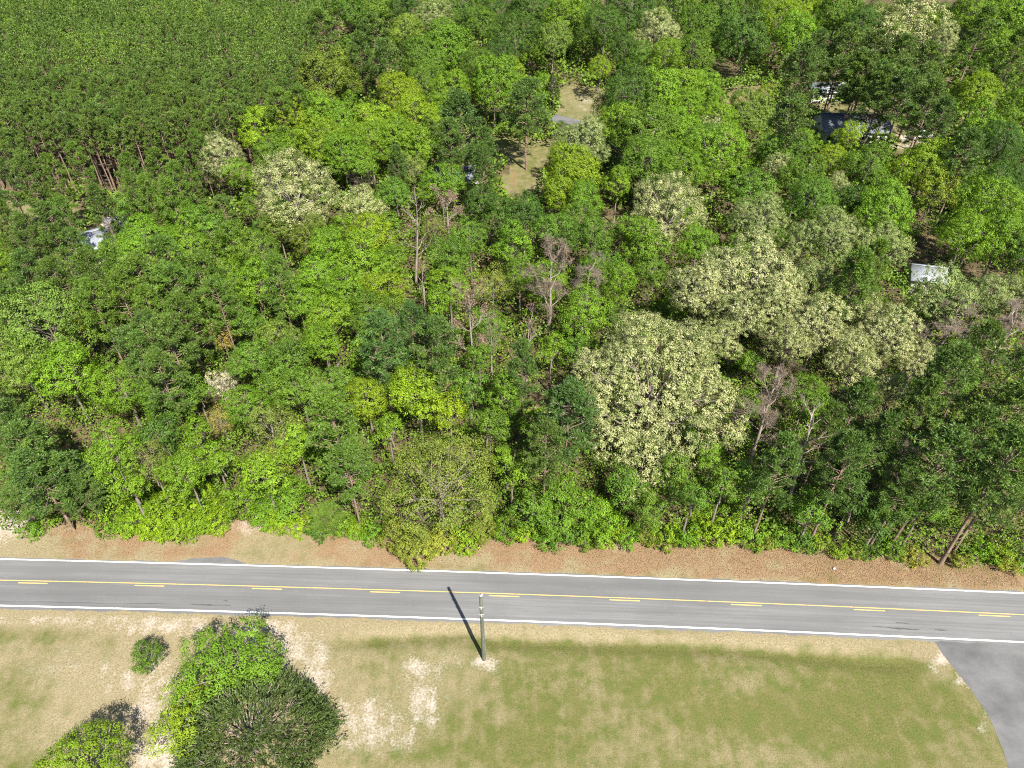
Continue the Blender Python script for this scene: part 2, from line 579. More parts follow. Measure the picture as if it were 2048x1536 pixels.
# road, painted lines, driveway
rx_ = np.arange(-170, 170.01, 0.25)
obj('road', strip('road', M_ROAD, rx_, qv(QL, rx_) - 0.34 + edge_noise(rx_, 3, 0.05) + edge_noise(rx_ * 5, 13, 0.045), qv(QU, rx_) + 0.20 + edge_noise(rx_, 4, 0.05) + edge_noise(rx_ * 5, 14, 0.045), 0.012, 6), kind='structure')
lx = np.arange(-168, 168.01, 1.0)
for nm, q, off, w, mt in (('edge_line', QU, 0, 0.15, M_WHITE), ('edge_line', QL, 0, 0.16, M_WHITE), ('centre_line', QY, 0.0, 0.09, M_YELLOW)):
    c = qv(q, lx) + off
    obj(nm, strip(nm, mt, lx, c - w / 2, c + w / 2, 0.018), kind='structure')
d0 = at(36, 1166)[0]
for i in range(-5, 14):
    a = d0 + i * 12.05
    xs = np.linspace(a, a + 3.05, 5)
    c = qv(QY, xs) - 0.27
    obj('lane_dash', strip('lane_dash', M_YELLOW, xs, c - 0.052, c + 0.052, 0.018), kind='structure')

dl = np.array([at(*p)[:2] for p in [(1872, 1290), (1888, 1312), (1915, 1345), (1945, 1385), (1972, 1425), (1990, 1460), (2006, 1500), (2018, 1540), (2030, 1600), (2040, 1680)]])
dr = np.array([at(*p)[:2] for p in [(2180, 1300), (2075, 1312), (2046, 1330), (2050, 1360), (2062, 1400), (2080, 1440), (2096, 1480), (2115, 1540), (2140, 1600), (2165, 1680)]])
dl[0, 1] = qv(QL, dl[0, 0]) - 0.2
dr[0, 1] = qv(QL, dr[0, 0]) - 0.2
t_ = np.linspace(0, 9, 46)
dl = np.stack([np.interp(t_, np.arange(10), dl[:, i]) for i in (0, 1)], -1)
dr = np.stack([np.interp(t_, np.arange(10), dr[:, i]) for i in (0, 1)], -1)
dl[:, 0] += edge_noise(t_ * 2, 9, 0.03)
rows = 6
tt = np.linspace(0, 1, rows + 1)[None, :, None]
DV = dl[:, None, :] * (1 - tt) + dr[:, None, :] * tt
duv = DV.reshape(-1, 2)
DV = np.concatenate([DV, np.full(DV.shape[:2] + (1,), 0.008)], -1).reshape(-1, 3)
ii = np.arange(45)[:, None] * (rows + 1) + np.arange(rows)[None, :]
obj('driveway', mesh_np('driveway', DV, np.stack([ii, ii + 1, ii + rows + 2, ii + rows + 1], -1).reshape(-1, 4), M_DRIVE, uv=duv), kind='structure')

# black tyre marks on the near lane
M_SKID = mat_plain('tyre_rubber_on_asphalt', (0.085, 0.083, 0.08), 0.9, 0.2, 0, 0.25, 3.0)
for (mx0, my0, mx1, my1, wd) in ((1745, 1253, 1840, 1260, 0.16), (1790, 1245, 1818, 1247, 0.10), (1868, 1259, 1895, 1261, 0.14), (380, 1208.5, 462, 1211, 0.14), (0, 1203, 380, 1208.5, 0.06), (446, 1200.5, 456, 1203, 0.12)):
    a_, b_ = at(mx0, my0), at(mx1, my1)
    tq = np.linspace(0, 1, 26)
    xs = a_[0] + (b_[0] - a_[0]) * tq
    ys = a_[1] + (b_[1] - a_[1]) * tq + edge_noise(xs * 2, 5, 0.02)
    hw_ = wd / 2 * np.sin(np.pi * np.clip(tq, 0.03, 0.97)) ** 0.5 * (1 + edge_noise(xs * 4, 6, 0.3))
    obj('tyre_mark', strip('tyre_mark', M_SKID, xs, ys - hw_, ys + hw_, 0.0155), kind='structure')

# the small paved apron on the far side and the lane in the far clearing
def poly_sheet(name, pts, mat, z, n=14):
    """pts: two polylines (left, right) of ground points of equal length"""
    L, R = np.array(pts[0]), np.array(pts[1])
    s = np.linspace(0, len(L) - 1, n)
    L = np.stack([np.interp(s, np.arange(len(L)), L[:, i]) for i in (0, 1)], -1)
    R = np.stack([np.interp(s, np.arange(len(R)), R[:, i]) for i in (0, 1)], -1)
    L += RNG.normal(size=L.shape) * 0.05
    R += RNG.normal(size=R.shape) * 0.05
    V = np.concatenate([np.c_[L, np.full(n, z)], np.c_[R, np.full(n, z)]])
    F = [(i, n + i, n + i + 1, i + 1) for i in range(n - 1)]
    return mesh_np(name, V, F, mat, uv=V[:, :2])


g2 = lambda *p: at(*p)[:2]
obj('road_apron', poly_sheet('road_apron', ([g2(345, 1126), g2(395, 1127), g2(450, 1128), g2(500, 1129.5)], [g2(345, 1123.5), g2(385, 1117), g2(446, 1113), g2(490, 1126)]), M_DRIVE, 0.007), kind='structure')
obj('far_lane', poly_sheet('far_lane', ([g2(1040, 222), g2(1105, 241), g2(1150, 257), g2(1195, 280), g2(1260, 310)], [g2(1050, 206), g2(1108, 228), g2(1160, 241), g2(1215, 262), g2(1280, 290)]), M_DRIVE, 0.02, 24), kind='structure')

# ------------------------------------------------------------------ tree prototypes (shared mesh data)
def crown_broad(seed, R, Rz, n_lobes, leaf, per_clump, clump_r, dens, bloom=0.0, low=-0.55, open_=0.0, upright=0.0, lobes=None):
    rng = np.random.default_rng(seed)
    leaf, per_clump, clump_r = leaf * 0.66, int(per_clump * 1.95), clump_r * 0.95
    i = np.arange(n_lobes) + 0.5
    zz = 1 - i / n_lobes * 1.5
    th = i * 2.39996 + rng.uniform(0, 6.28)
    rr = np.sqrt(np.maximum(0, 1 - zz ** 2))
    L = np.stack([rr * np.cos(th), rr * np.sin(th), zz], -1)
    L = unit(L + rng.normal(size=L.shape) * 0.22)
    rad = rng.uniform(0.26, 0.50, n_lobes) * R
    reach = rng.uniform(0.46, 0.82, n_lobes)
    L = L * np.array([R, R, Rz]) * reach[:, None]
    L = np.vstack([L, [[0, 0, -0.05 * Rz]]])
    rad = np.append(rad, 0.5 * min(R, Rz))
    if lobes is not None:
        L, rad = lobes
    cent, dirs, tone = [], [], []
    for k in range(len(L)):
        m = max(6, int(dens * 4 * math.pi * rad[k] ** 2))
        D = rand_dirs(m, rng)
        D = D[D[:, 2] > low + rng.normal(size=m) * 0.25]
        P = L[k] + D * rad[k] * rng.uniform(0.78, 1.12, (len(D), 1)) * np.array([1, 1, 0.88 + upright])
        keep = np.ones(len(P), bool)
        for q in range(len(L)):
            if q != k:
                keep &= np.linalg.norm(P - L[q], axis=1) > rad[q] * 0.80
        keep &= rng.random(len(P)) > open_
        P, D = P[keep], D[keep]
        cent.append(P)
        dirs.append(unit(D * 0.7 + unit(P) * 0.6))
        tone.append(np.clip(rng.normal(0.5, 0.16, len(P)) + rng.normal(0, 0.07), 0, 1))
    cent, dirs, tone = np.concatenate(cent), np.concatenate(dirs), np.concatenate(tone)
    n = len(cent)
    C = np.repeat(cent, per_clump, 0)
    D = np.repeat(dirs, per_clump, 0)
    T = np.repeat(tone, per_clump)
    cr = np.repeat(rng.uniform(0.65, 1.35, n) * clump_r, per_clump)[:, None]
    off = rand_dirs(len(C), rng) * rng.random((len(C), 1)) ** 0.45
    off = off * cr * np.array([1, 1, 0.75 + upright])
    P = C + off
    N = unit(D * 0.55 + off / cr * 0.95 + np.array([0, 0, 0.2]) + rng.normal(size=P.shape) * 0.23)
    V, F = leaf_quads(P, N, rng.uniform(0.65, 1.25, len(P)) * leaf, rng, rng.uniform(0.5, 0.8))
    T = np.clip(T + rng.normal(0, 0.09, len(T)), 0, 1)
    attrs = {'tone': ('FACE', T)}
    if bloom:
        cb = np.repeat(np.clip(rng.normal(bloom * 0.92, 0.36, n), 0.0, 1.1), per_clump)
        outer = np.clip((off * D).sum(1) / cr[:, 0] * 0.45 + 0.55, 0, 1)
        attrs['bloom'] = ('FACE', np.clip(cb * (0.45 + 0.75 * outer) + rng.normal(0, 0.05, len(T)), 0, 1))
    else:
        attrs['bloom'] = ('FACE', np.zeros(len(T)))
    return V, F, attrs, L


def limbs_for(seed, L, R, Rz, r0, sub=3):
    rng = np.random.default_rng(seed)
    base = np.array([0, 0, -1.05 * Rz])
    lines = []
    for k in range(len(L)):
        hub = np.array([0, 0, L[k][2] * 0.5 - 0.55 * Rz])
        hub[2] = min(hub[2], L[k][2] - 0.1 * Rz)
        hub[2] = max(hub[2], -0.95 * Rz)
        mid = (hub + L[k]) / 2 + rng.normal(size=3) * 0.06 * R
        tip = L[k] * 1.12
        lines.append((np.array([hub, mid, L[k], tip]), np.array([0.5, 0.34, 0.18, 0.05]) * r0))
        for s in range(sub):
            e = L[k] + rand_dirs(1, rng)[0] * np.array([1, 1, 0.8]) * R * rng.uniform(0.22, 0.42)
            st = mid * 0.4 + L[k] * 0.6
            m2 = (st + e) / 2 + rng.normal(size=3) * 0.05 * R
            lines.append((np.array([st, m2, e]), np.array([0.2, 0.12, 0.03]) * r0))
    lines.append((np.array([base, [0, 0, -0.4 * Rz], [0, 0, 0.35 * Rz], [0.05 * R, 0, 0.8 * Rz]]), np.array([1.0, 0.75, 0.4, 0.1]) * r0))
    return tubes(lines, 5)


PRO = {}


def add_broad(code, cls, variants, R, Rz, lobes, leaf, per, cr, dens, mat, bark, r0, **kw):
    for v in range(variants):
        seed = (hash(code) if False else sum(map(ord, code)) * 131) + cls * 17 + v * 7919
        V, F, at_, L = crown_broad(seed, R, Rz, lobes, leaf, per, cr, dens, **kw)
        cm = mesh_np('crown_' + code, V, F, mat, at_)
        V2, F2 = limbs_for(seed + 1, L, R, Rz, r0)
        lm = mesh_np('limbs_' + code, V2, F2, bark, smooth=True)
        PRO.setdefault(code, []).append((cls, R, Rz, cm, lm))


# broadleaf: three crown sizes; the flowering oaks; the loose open trees; shrubs
add_broad('B', 0, 4, 2.0, 2.5, 9, 0.25, 15, 0.40, 2.8, M_LEAF, M_BARK, 0.09)
add_broad('B', 1, 5, 3.2, 3.9, 14, 0.27, 16, 0.46, 2.3, M_LEAF, M_BARK, 0.13)
add_broad('B', 2, 3, 5.0, 5.2, 20, 0.29, 16, 0.52, 2.0, M_LEAF, M_BARK, 0.19)
add_broad('O', 1, 3, 3.2, 3.2, 12, 0.20, 16, 0.55, 1.9, M_LEAF, M_BARK, 0.12, open_=0.35)
add_broad('O', 2, 2, 5.2, 4.6, 24, 0.19, 17, 0.62, 1.9, M_LEAF, M_BARK, 0.16, open_=0.36)
add_broad('C', 1, 3, 3.2, 3.6, 15, 0.20, 17, 0.36, 3.1, M_OAK, M_BARK, 0.15, bloom=0.70)
add_broad('C', 2, 3, 5.0, 5.0, 22, 0.21, 19, 0.40, 2.7, M_OAK, M_BARK, 0.22, bloom=0.70)
add_broad('K', 0, 1, 1.7, 1.8, 18, 0.21, 15, 0.30, 3.6, M_LEAF, M_BARK, 0.05, low=-0.9)
add_broad('S', 0, 4, 1.5, 1.2, 8, 0.21, 15, 0.32, 3.4, M_LEAF, M_BARK, 0.05, low=-0.9)
add_broad('S', 1, 4, 2.4, 1.7, 11, 0.23, 15, 0.36, 3.0, M_LEAF, M_BARK, 0.06, low=-0.9)


def trunk_mesh(seed, mat, bend=0.02):
    rng = np.random.default_rng(seed)
    n = 7
    z = np.linspace(-0.03, 1, n)
    P = np.stack([np.cumsum(rng.normal(size=n)) * bend * 0.4, np.cumsum(rng.normal(size=n)) * bend * 0.4, z], -1)
    P[:2, :2] = 0
    P[:, :2] -= np.outer(z.clip(0), P[-1, :2])
    r = np.interp(z, [0, 0.06, 0.5, 1], [1.25, 1.0, 0.8, 0.55])
    return P, r


TRUNKS = []
for v in range(4):
    P, r = trunk_mesh(40 + v, None)
    # radius kept separate from the unit height: object scale = (r, r, h)
    P[:, :2] *= 8
    V, F = tubes([(P, r)], 8)
    TRUNKS.append(mesh_np('trunk', V, F, M_BARK, smooth=True))


def make_pine(seed, H, R, crown_frac, n_br, tufts_per, blades, blen, bwid, droop=0.0, dead=6):
    rng = np.random.default_rng(seed)
    n = 9
    z = np.linspace(-0.3, H, n)
    w = np.cumsum(rng.normal(size=(n, 2)), 0) * 0.05 * (H / 18)
    w -= w[0]
    P = np.c_[w, z]
    rad = np.interp(z / H, [0, 0.05, 0.5, 1], [0.23, 0.19, 0.13, 0.03]) * H / 18
    zs = H * (1 - crown_frac) - 0.31 * H
    ks = max(1, int(np.searchsorted(z, zs)) - 1)
    TV, TF = tubes([(P[:ks + 1], rad[:ks + 1])], 8)
    lines, tc, ta, tt = [(P[ks:], rad[ks:])], [], [], []
    axis_at = lambda zz: np.array([np.interp(zz, z, P[:, 0]), np.interp(zz, z, P[:, 1]), zz])
    z0 = H * (1 - crown_frac)
    for k in range(n_br):
        f = (k + rng.uniform(0, 1)) / n_br
        zb = z0 + (H - z0) * f * 0.97
        prof = (math.sin(math.pi * min(1, 0.16 + 0.84 * f) ** 0.9) ** 0.7) * 0.95 + 0.12
        ln = R * prof * rng.uniform(0.65, 1.1)
        az = k * 2.4 + rng.normal() * 0.4
        el = rng.uniform(-0.05, 0.35) + 0.65 * f - droop
        d = np.array([math.cos(az) * math.cos(el), math.sin(az) * math.cos(el), math.sin(el)])
        b = axis_at(zb)
        m = b + d * ln * 0.55 + np.array([0, 0, -0.02 * ln])
        e = b + d * ln + np.array([0, 0, 0.13 * ln])
        lines.append((np.array([b, m, e]), np.array([0.055, 0.04, 0.015]) * H / 18))
        tone = np.clip(rng.normal(0.45, 0.16), 0, 1)
        for j in range(tufts_per):
            u = 1 - abs(rng.normal()) * 0.26
            base = b + (e - b) * max(0.3, u)
            side = rand_dirs(1, rng)[0] * np.array([1, 1, 0.55]) * R * 0.22 * rng.uniform(0.2, 1.0)
            c = base + side
            lines.append((np.array([base, c]), np.array([0.018, 0.008]) * H / 18)) if j % 2 == 0 else None
            tc.append(c)
            ta.append(unit(d * 0.5 + side * 0.5 / (R * 0.2) + np.array([0, 0, 0.55])))
            tt.append(tone)
    for k in range(dead):
        zb = z0 - rng.uniform(0.02, 0.28) * H
        az = rng.uniform(0, 6.28)
        d = np.array([math.cos(az), math.sin(az), rng.uniform(-0.2, 0.25)])
        b = axis_at(zb)
        lines.append((np.array([b, b + d * R * rng.uniform(0.25, 0.6)]), np.array([0.035, 0.008]) * H / 18))
    for k in range(6):
        c = axis_at(H - 0.04 * H * k * 0.5) + rng.normal(size=3) * 0.06 * R
        tc.append(c)
        ta.append(np.array([0, 0, 1.0]))
        tt.append(0.55)
    LV, LF = tubes(lines, 4)
    tc, ta, tt = np.array(tc), np.array(ta), np.array(tt)
    m = len(tc)
    C = np.repeat(tc, blades, 0)
    A = np.repeat(ta, blades, 0)
    D = unit(A * 0.55 + rand_dirs(len(C), rng) * 0.95)
    ln = rng.uniform(0.7, 1.15, (len(C), 1)) * blen
    B = unit(np.cross(D, rand_dirs(len(C), rng))) * bwid * 0.5
    V = np.stack([C - B * 0.5 + D * ln * 0.08, C + D * ln * 0.55 + B, C + D * ln, C + D * ln * 0.5 - B], 1).reshape(-1, 3)
    F = np.arange(len(C) * 4).reshape(-1, 4)
    tone = np.clip(np.repeat(tt, blades) + rng.normal(0, 0.12, len(C)), 0, 1)
    return (TV, TF), (LV, LF), (V, F, {'tone': ('FACE', tone), 'bloom': ('FACE', np.zeros(len(tone)))})


def add_pine(code, v, H, R, *a, **k):
    T, L, C = make_pine(900 + v * 13 + sum(map(ord, code)), H, R, *a, **k)
    PRO.setdefault(code, []).append((0, R, H, mesh_np('crown_' + code, C[0], C[1], M_NEEDLE, C[2]),
                                     mesh_np('limbs_' + code, *L, M_PINEBARK, smooth=True), mesh_np('trunk_' + code, *T, M_PINEBARK, smooth=True)))


for v in range(6):
    add_pine('P', v, 18.0, 3.0, (0.52, 0.62, 0.56, 0.68, 0.50, 0.72)[v], (56, 62, 58, 68, 54, 72)[v], 12, 15, 0.46, 0.085)
for v in range(4):
    add_pine('Q', v, 15.0, 1.7, (0.42, 0.36, 0.46, 0.4)[v], 26, 8, 10, 0.42, 0.09, dead=9)


def make_bare(seed, H, R, levels, spread, lean=0.0, twigs=True, stem=0.42):
    rng = np.random.default_rng(seed)
    trunk, br, tips = [], [], []
    top = np.array([lean * H, 0, H])
    P = np.array([[0, 0, -0.2], [lean * H * 0.25, rng.normal() * 0.1, H * 0.25], [lean * H * 0.5, rng.normal() * 0.15, H * stem], [lean * H * 0.75, rng.normal() * 0.2, H * 0.72], top * [1, 1, 0.97]])
    trunk.append((P, np.array([0.20, 0.17, 0.135, 0.085, 0.02]) * H / 13))

    def grow(p, d, ln, r, lv):
        d = unit(d)
        m = p + d * ln * 0.5 + rng.normal(size=3) * ln * 0.05
        e = p + d * ln + np.array([0, 0, 0.05 * ln])
        br.append((np.array([p, m, e]), np.maximum(np.array([r, r * 0.75, r * 0.45]), 0.011)))
        if lv == 0:
            tips.append(e)
            return
        for c in range(rng.integers(2, 4) + (1 if lv == 1 else 0)):
            nd = unit(d + rand_dirs(1, rng)[0] * spread + np.array([0, 0, 0.25]))
            st = p + (e - p) * rng.uniform(0.45, 1.0)
            grow(st, nd, ln * rng.uniform(0.5, 0.75), r * 0.5, lv - 1)

    nb = 11
    for k in range(nb):
        f = stem * 0.75 + (0.97 - stem * 0.75) * (k + rng.uniform(0, 1)) / nb
        p = np.array([np.interp(f, [0, 1], [0, lean * H]), 0, f * H])
        p[1] = np.interp(f, P[:, 2] / H, P[:, 1])
        p[0] = np.interp(f, P[:, 2] / H, P[:, 0])
        az = k * 2.4 + rng.normal() * 0.5
        d = np.array([math.cos(az), math.sin(az), 0.35 + 0.9 * f])
        grow(p, d, R * rng.uniform(0.55, 0.95) * (1.15 - 0.5 * f), 0.065 * H / 13, levels)
    (P, r), = trunk
    lo = (P[:3], r[:3])
    V1, F1 = tubes(br, 3)
    V2, F2 = tubes([(P[1:], r[1:] * 0.98)], 7)
    return tubes([lo], 7), join_vf([(V1, F1), (V2, F2)]), np.array(tips)


for v, (kw, withered) in enumerate([(dict(levels=4, spread=0.75), 0), (dict(levels=4, spread=0.65), 0), (dict(levels=4, spread=0.7), 1), (dict(levels=3, spread=0.8), 1), (dict(levels=2, spread=0.6, lean=0.10), 0), (dict(levels=1, spread=0.5, lean=0.04, stem=0.6), 0)]):
    T, L, tips = make_bare(300 + v * 5, 13.0, 2.4, **kw)
    wm = None
    rng = np.random.default_rng(v)
    if not withered and kw['levels'] > 2:
        C = np.repeat(tips, 5, 0)
        D = unit(rand_dirs(len(C), rng) + np.array([0, 0, 0.5]))
        B = unit(np.cross(D, rand_dirs(len(C), rng))) * 0.014
        ln_ = rng.uniform(0.3, 0.75, (len(C), 1))
        V = np.stack([C - B, C + B, C + D * ln_ + B * 0.4, C + D * ln_ - B * 0.4], 1).reshape(-1, 3)
        wm = mesh_np('twigs', V, np.arange(len(V)).reshape(-1, 4), M_DEAD, {'tone': ('FACE', rng.random(len(C))), 'bloom': ('FACE', np.zeros(len(C)))})
    if withered:
        C = np.repeat(tips, 3, 0) + rng.normal(size=(len(tips) * 3, 3)) * 0.2
        V, F = leaf_quads(C, rand_dirs(len(C), rng), rng.uniform(0.1, 0.2, len(C)), rng, 0.7)
        wm = mesh_np('withered_leaves', V, F, M_DEAD, {'tone': ('FACE', rng.random(len(C))), 'bloom': ('FACE', np.zeros(len(C)))})
    PRO.setdefault('X', []).append((v, 2.4, 13.0, mesh_np('limbs_bare', *L, M_BARE, smooth=True), wm, mesh_np('trunk_bare', *T, M_BARE, smooth=True)))


# ------------------------------------------------------------------ planting
TINT = {
    'By': (0.188, 0.280, 0.013), 'Bg': (0.136, 0.246, 0.015), 'Bm': (0.104, 0.194, 0.018), 'Bd': (0.064, 0.126, 0.016),
    'Bp': (0.145, 0.225, 0.032), 'Bo': (0.118, 0.170, 0.020),
    'Oo': (0.178, 0.212, 0.030), 'Oy': (0.235, 0.280, 0.030), 'Ol': (0.34, 0.28, 0.065), 'Op': (0.185, 0.245, 0.048), 'Ow': (0.56, 0.56, 0.40),
    'C1': (0.118, 0.165, 0.034), 'C2': (0.118, 0.172, 0.028), 'C3': (0.104, 0.175, 0.025),
    'Pd': (0.086, 0.150, 0.023), 'Pm': (0.102, 0.182, 0.020), 'Po': (0.120, 0.175, 0.020), 'Pt': (0.070, 0.136, 0.026),
    'Sy': (0.180, 0.290, 0.012), 'Sg': (0.124, 0.240, 0.014), 'Sd': (0.074, 0.150, 0.016), 'So': (0.200, 0.225, 0.028),
    'Kg': (0.090, 0.180, 0.016), 'X1': (0.20, 0.165, 0.138), 'X2': (0.22, 0.145, 0.105),
}
BLOOM = {'1': 1.0, '2': 0.85, '3': 0.55}
TREES = []
PR = random.Random(5)


def jitter(c, k=0.12):
    b = 1 + PR.uniform(-k, k)
    h = PR.uniform(-0.07, 0.07)
    return (c[0] * b * (1 + h), c[1] * b, c[2] * b * (1 - h))


def part(name, me, root, loc=(0, 0, 0), scale=(1, 1, 1), rz=0.0, color=None, tilt=(0, 0)):
    o = bpy.data.objects.new(name, me)
    COL.objects.link(o)
    o.parent = root
    o.location = loc
    o.scale = scale
    o.rotation_euler = (tilt[0], tilt[1], rz)
    if color:
        o.color = color
    return o


NAMES = {'B': 'broadleaf_tree', 'O': 'loose_crowned_tree', 'C': 'flowering_oak', 'P': 'pine_tree', 'Q': 'plantation_pine', 'S': 'roadside_shrub', 'X': 'bare_tree'}


def plant(code, x, y, R, H, zc=None, label=None, px=None, group=None, cat='tree', name=None, variant=None, squash=1.0):
    s, t = code[0], code[1]
    root = bpy.data.objects.new(name or NAMES[s], None)
    root.empty_display_size = 0.3
    COL.objects.link(root)
    root.location = (float(x), float(y), 0.0)
    root['category'] = cat
    if group:
        root['group'] = group
    col = jitter(TINT[code])
    rz = PR.uniform(0, 6.28)
    if s in 'BOCSK':
        opts = PRO[s]
        best = min(abs(math.log(R / o[1])) for o in opts)
        cand = [o for o in opts if abs(math.log(R / o[1])) < best + 0.05]
        p = cand[variant % len(cand)] if variant is not None else PR.choice(cand)
        k = R / p[1]
        kz = k * squash * PR.uniform(0.92, 1.1)
        cz = H - p[2] * kz
        tl = (PR.uniform(-0.14, 0.14), PR.uniform(-0.14, 0.14))
        ks = (k * PR.uniform(0.88, 1.12), k * PR.uniform(0.88, 1.12), kz)
        part('crown', p[3], root, (0, 0, cz), ks, rz, (*col, BLOOM.get(t, 0.0)), tl)
        part('limbs', p[4], root, (0, 0, cz), ks, rz, None, tl)
        th = max(0.3, cz - 1.0 * p[2] * kz)
        r = max(0.05, 0.017 * H + 0.012 * R) * 0.8
        part('trunk', PR.choice(TRUNKS), root, (0, 0, 0), (r, r, th), rz)
    elif s in 'PQ':
        opts = PRO[s]
        p = opts[variant % len(opts)] if variant is not None else PR.choice(opts)
        k, kz = R / p[1], H / p[2]
        part('crown', p[3], root, (0, 0, 0), (k, k, kz), rz, (*col, 0.0))
        part('limbs', p[4], root, (0, 0, 0), (k, k, kz), rz)
        part('trunk', p[5], root, (0, 0, 0), (kz, kz, kz), rz)
    elif s == 'X':
        opts = PRO['X']
        p = opts[variant] if variant is not None else PR.choice(opts[:4] if t == '1' else opts[2:4])
        k, kz = R / p[1], H / p[2]
        part('limbs', p[3], root, (0, 0, 0), (k, k, kz), rz)
        part('trunk', p[5], root, (0, 0, 0), (kz, kz, kz), rz)
        if p[4] is not None:
            part('withered_leaves' if p[4].name.startswith('with') else 'twigs', p[4], root, (0, 0, 0), (k, k, kz), rz, (*col, 0.0))
    TREES.append(dict(root=root, code=code, x=x, y=y, R=R, H=H, px=px, label=label, group=group))
    return root


def height_for(s, R):
    if s == 'B':
        return min(18, max(6.5, 5.8 + 1.95 * R)), 0.60
    if s == 'O':
        return min(15, max(7, 5.5 + 1.6 * R)), 0.62
    if s == 'C':
        return min(18, max(10, 8.8 + 1.2 * R)), 0.60
    if s == 'P':
        return min(21, max(12, 11.5 + 1.9 * R)), 0.76
    if s == 'S':
        return max(1.2, 1.35 * R), 0.5
    return min(14, 8.5 + 1.8 * R), 0.7


def plant_px(code, cx, cy, wpx, H=None, **kw):
    s = code[0]
    R = 3.0
    for _ in range(4):
        h, fz = height_for(s, R)
        if H:
            h = H
        p = at(cx, cy, h * fz)
        d = to_px(p[0], p[1], h * fz)[2]
        R = max(0.7, wpx * d / F_PX / 2)
    if not H and s != 'S':
        while p[1] < edge_y(p[0]) + 0.7 + 0.25 * R and h > 4:
            h *= 0.94
            p = at(cx, cy, h * fz)
            R = max(0.7, wpx * to_px(p[0], p[1], h * fz)[2] / F_PX / 2)
    if s == 'P':
        R = min(R, 4.2)
    return plant(code, p[0], p[1], R, h, px=(cx, cy, wpx), **kw)


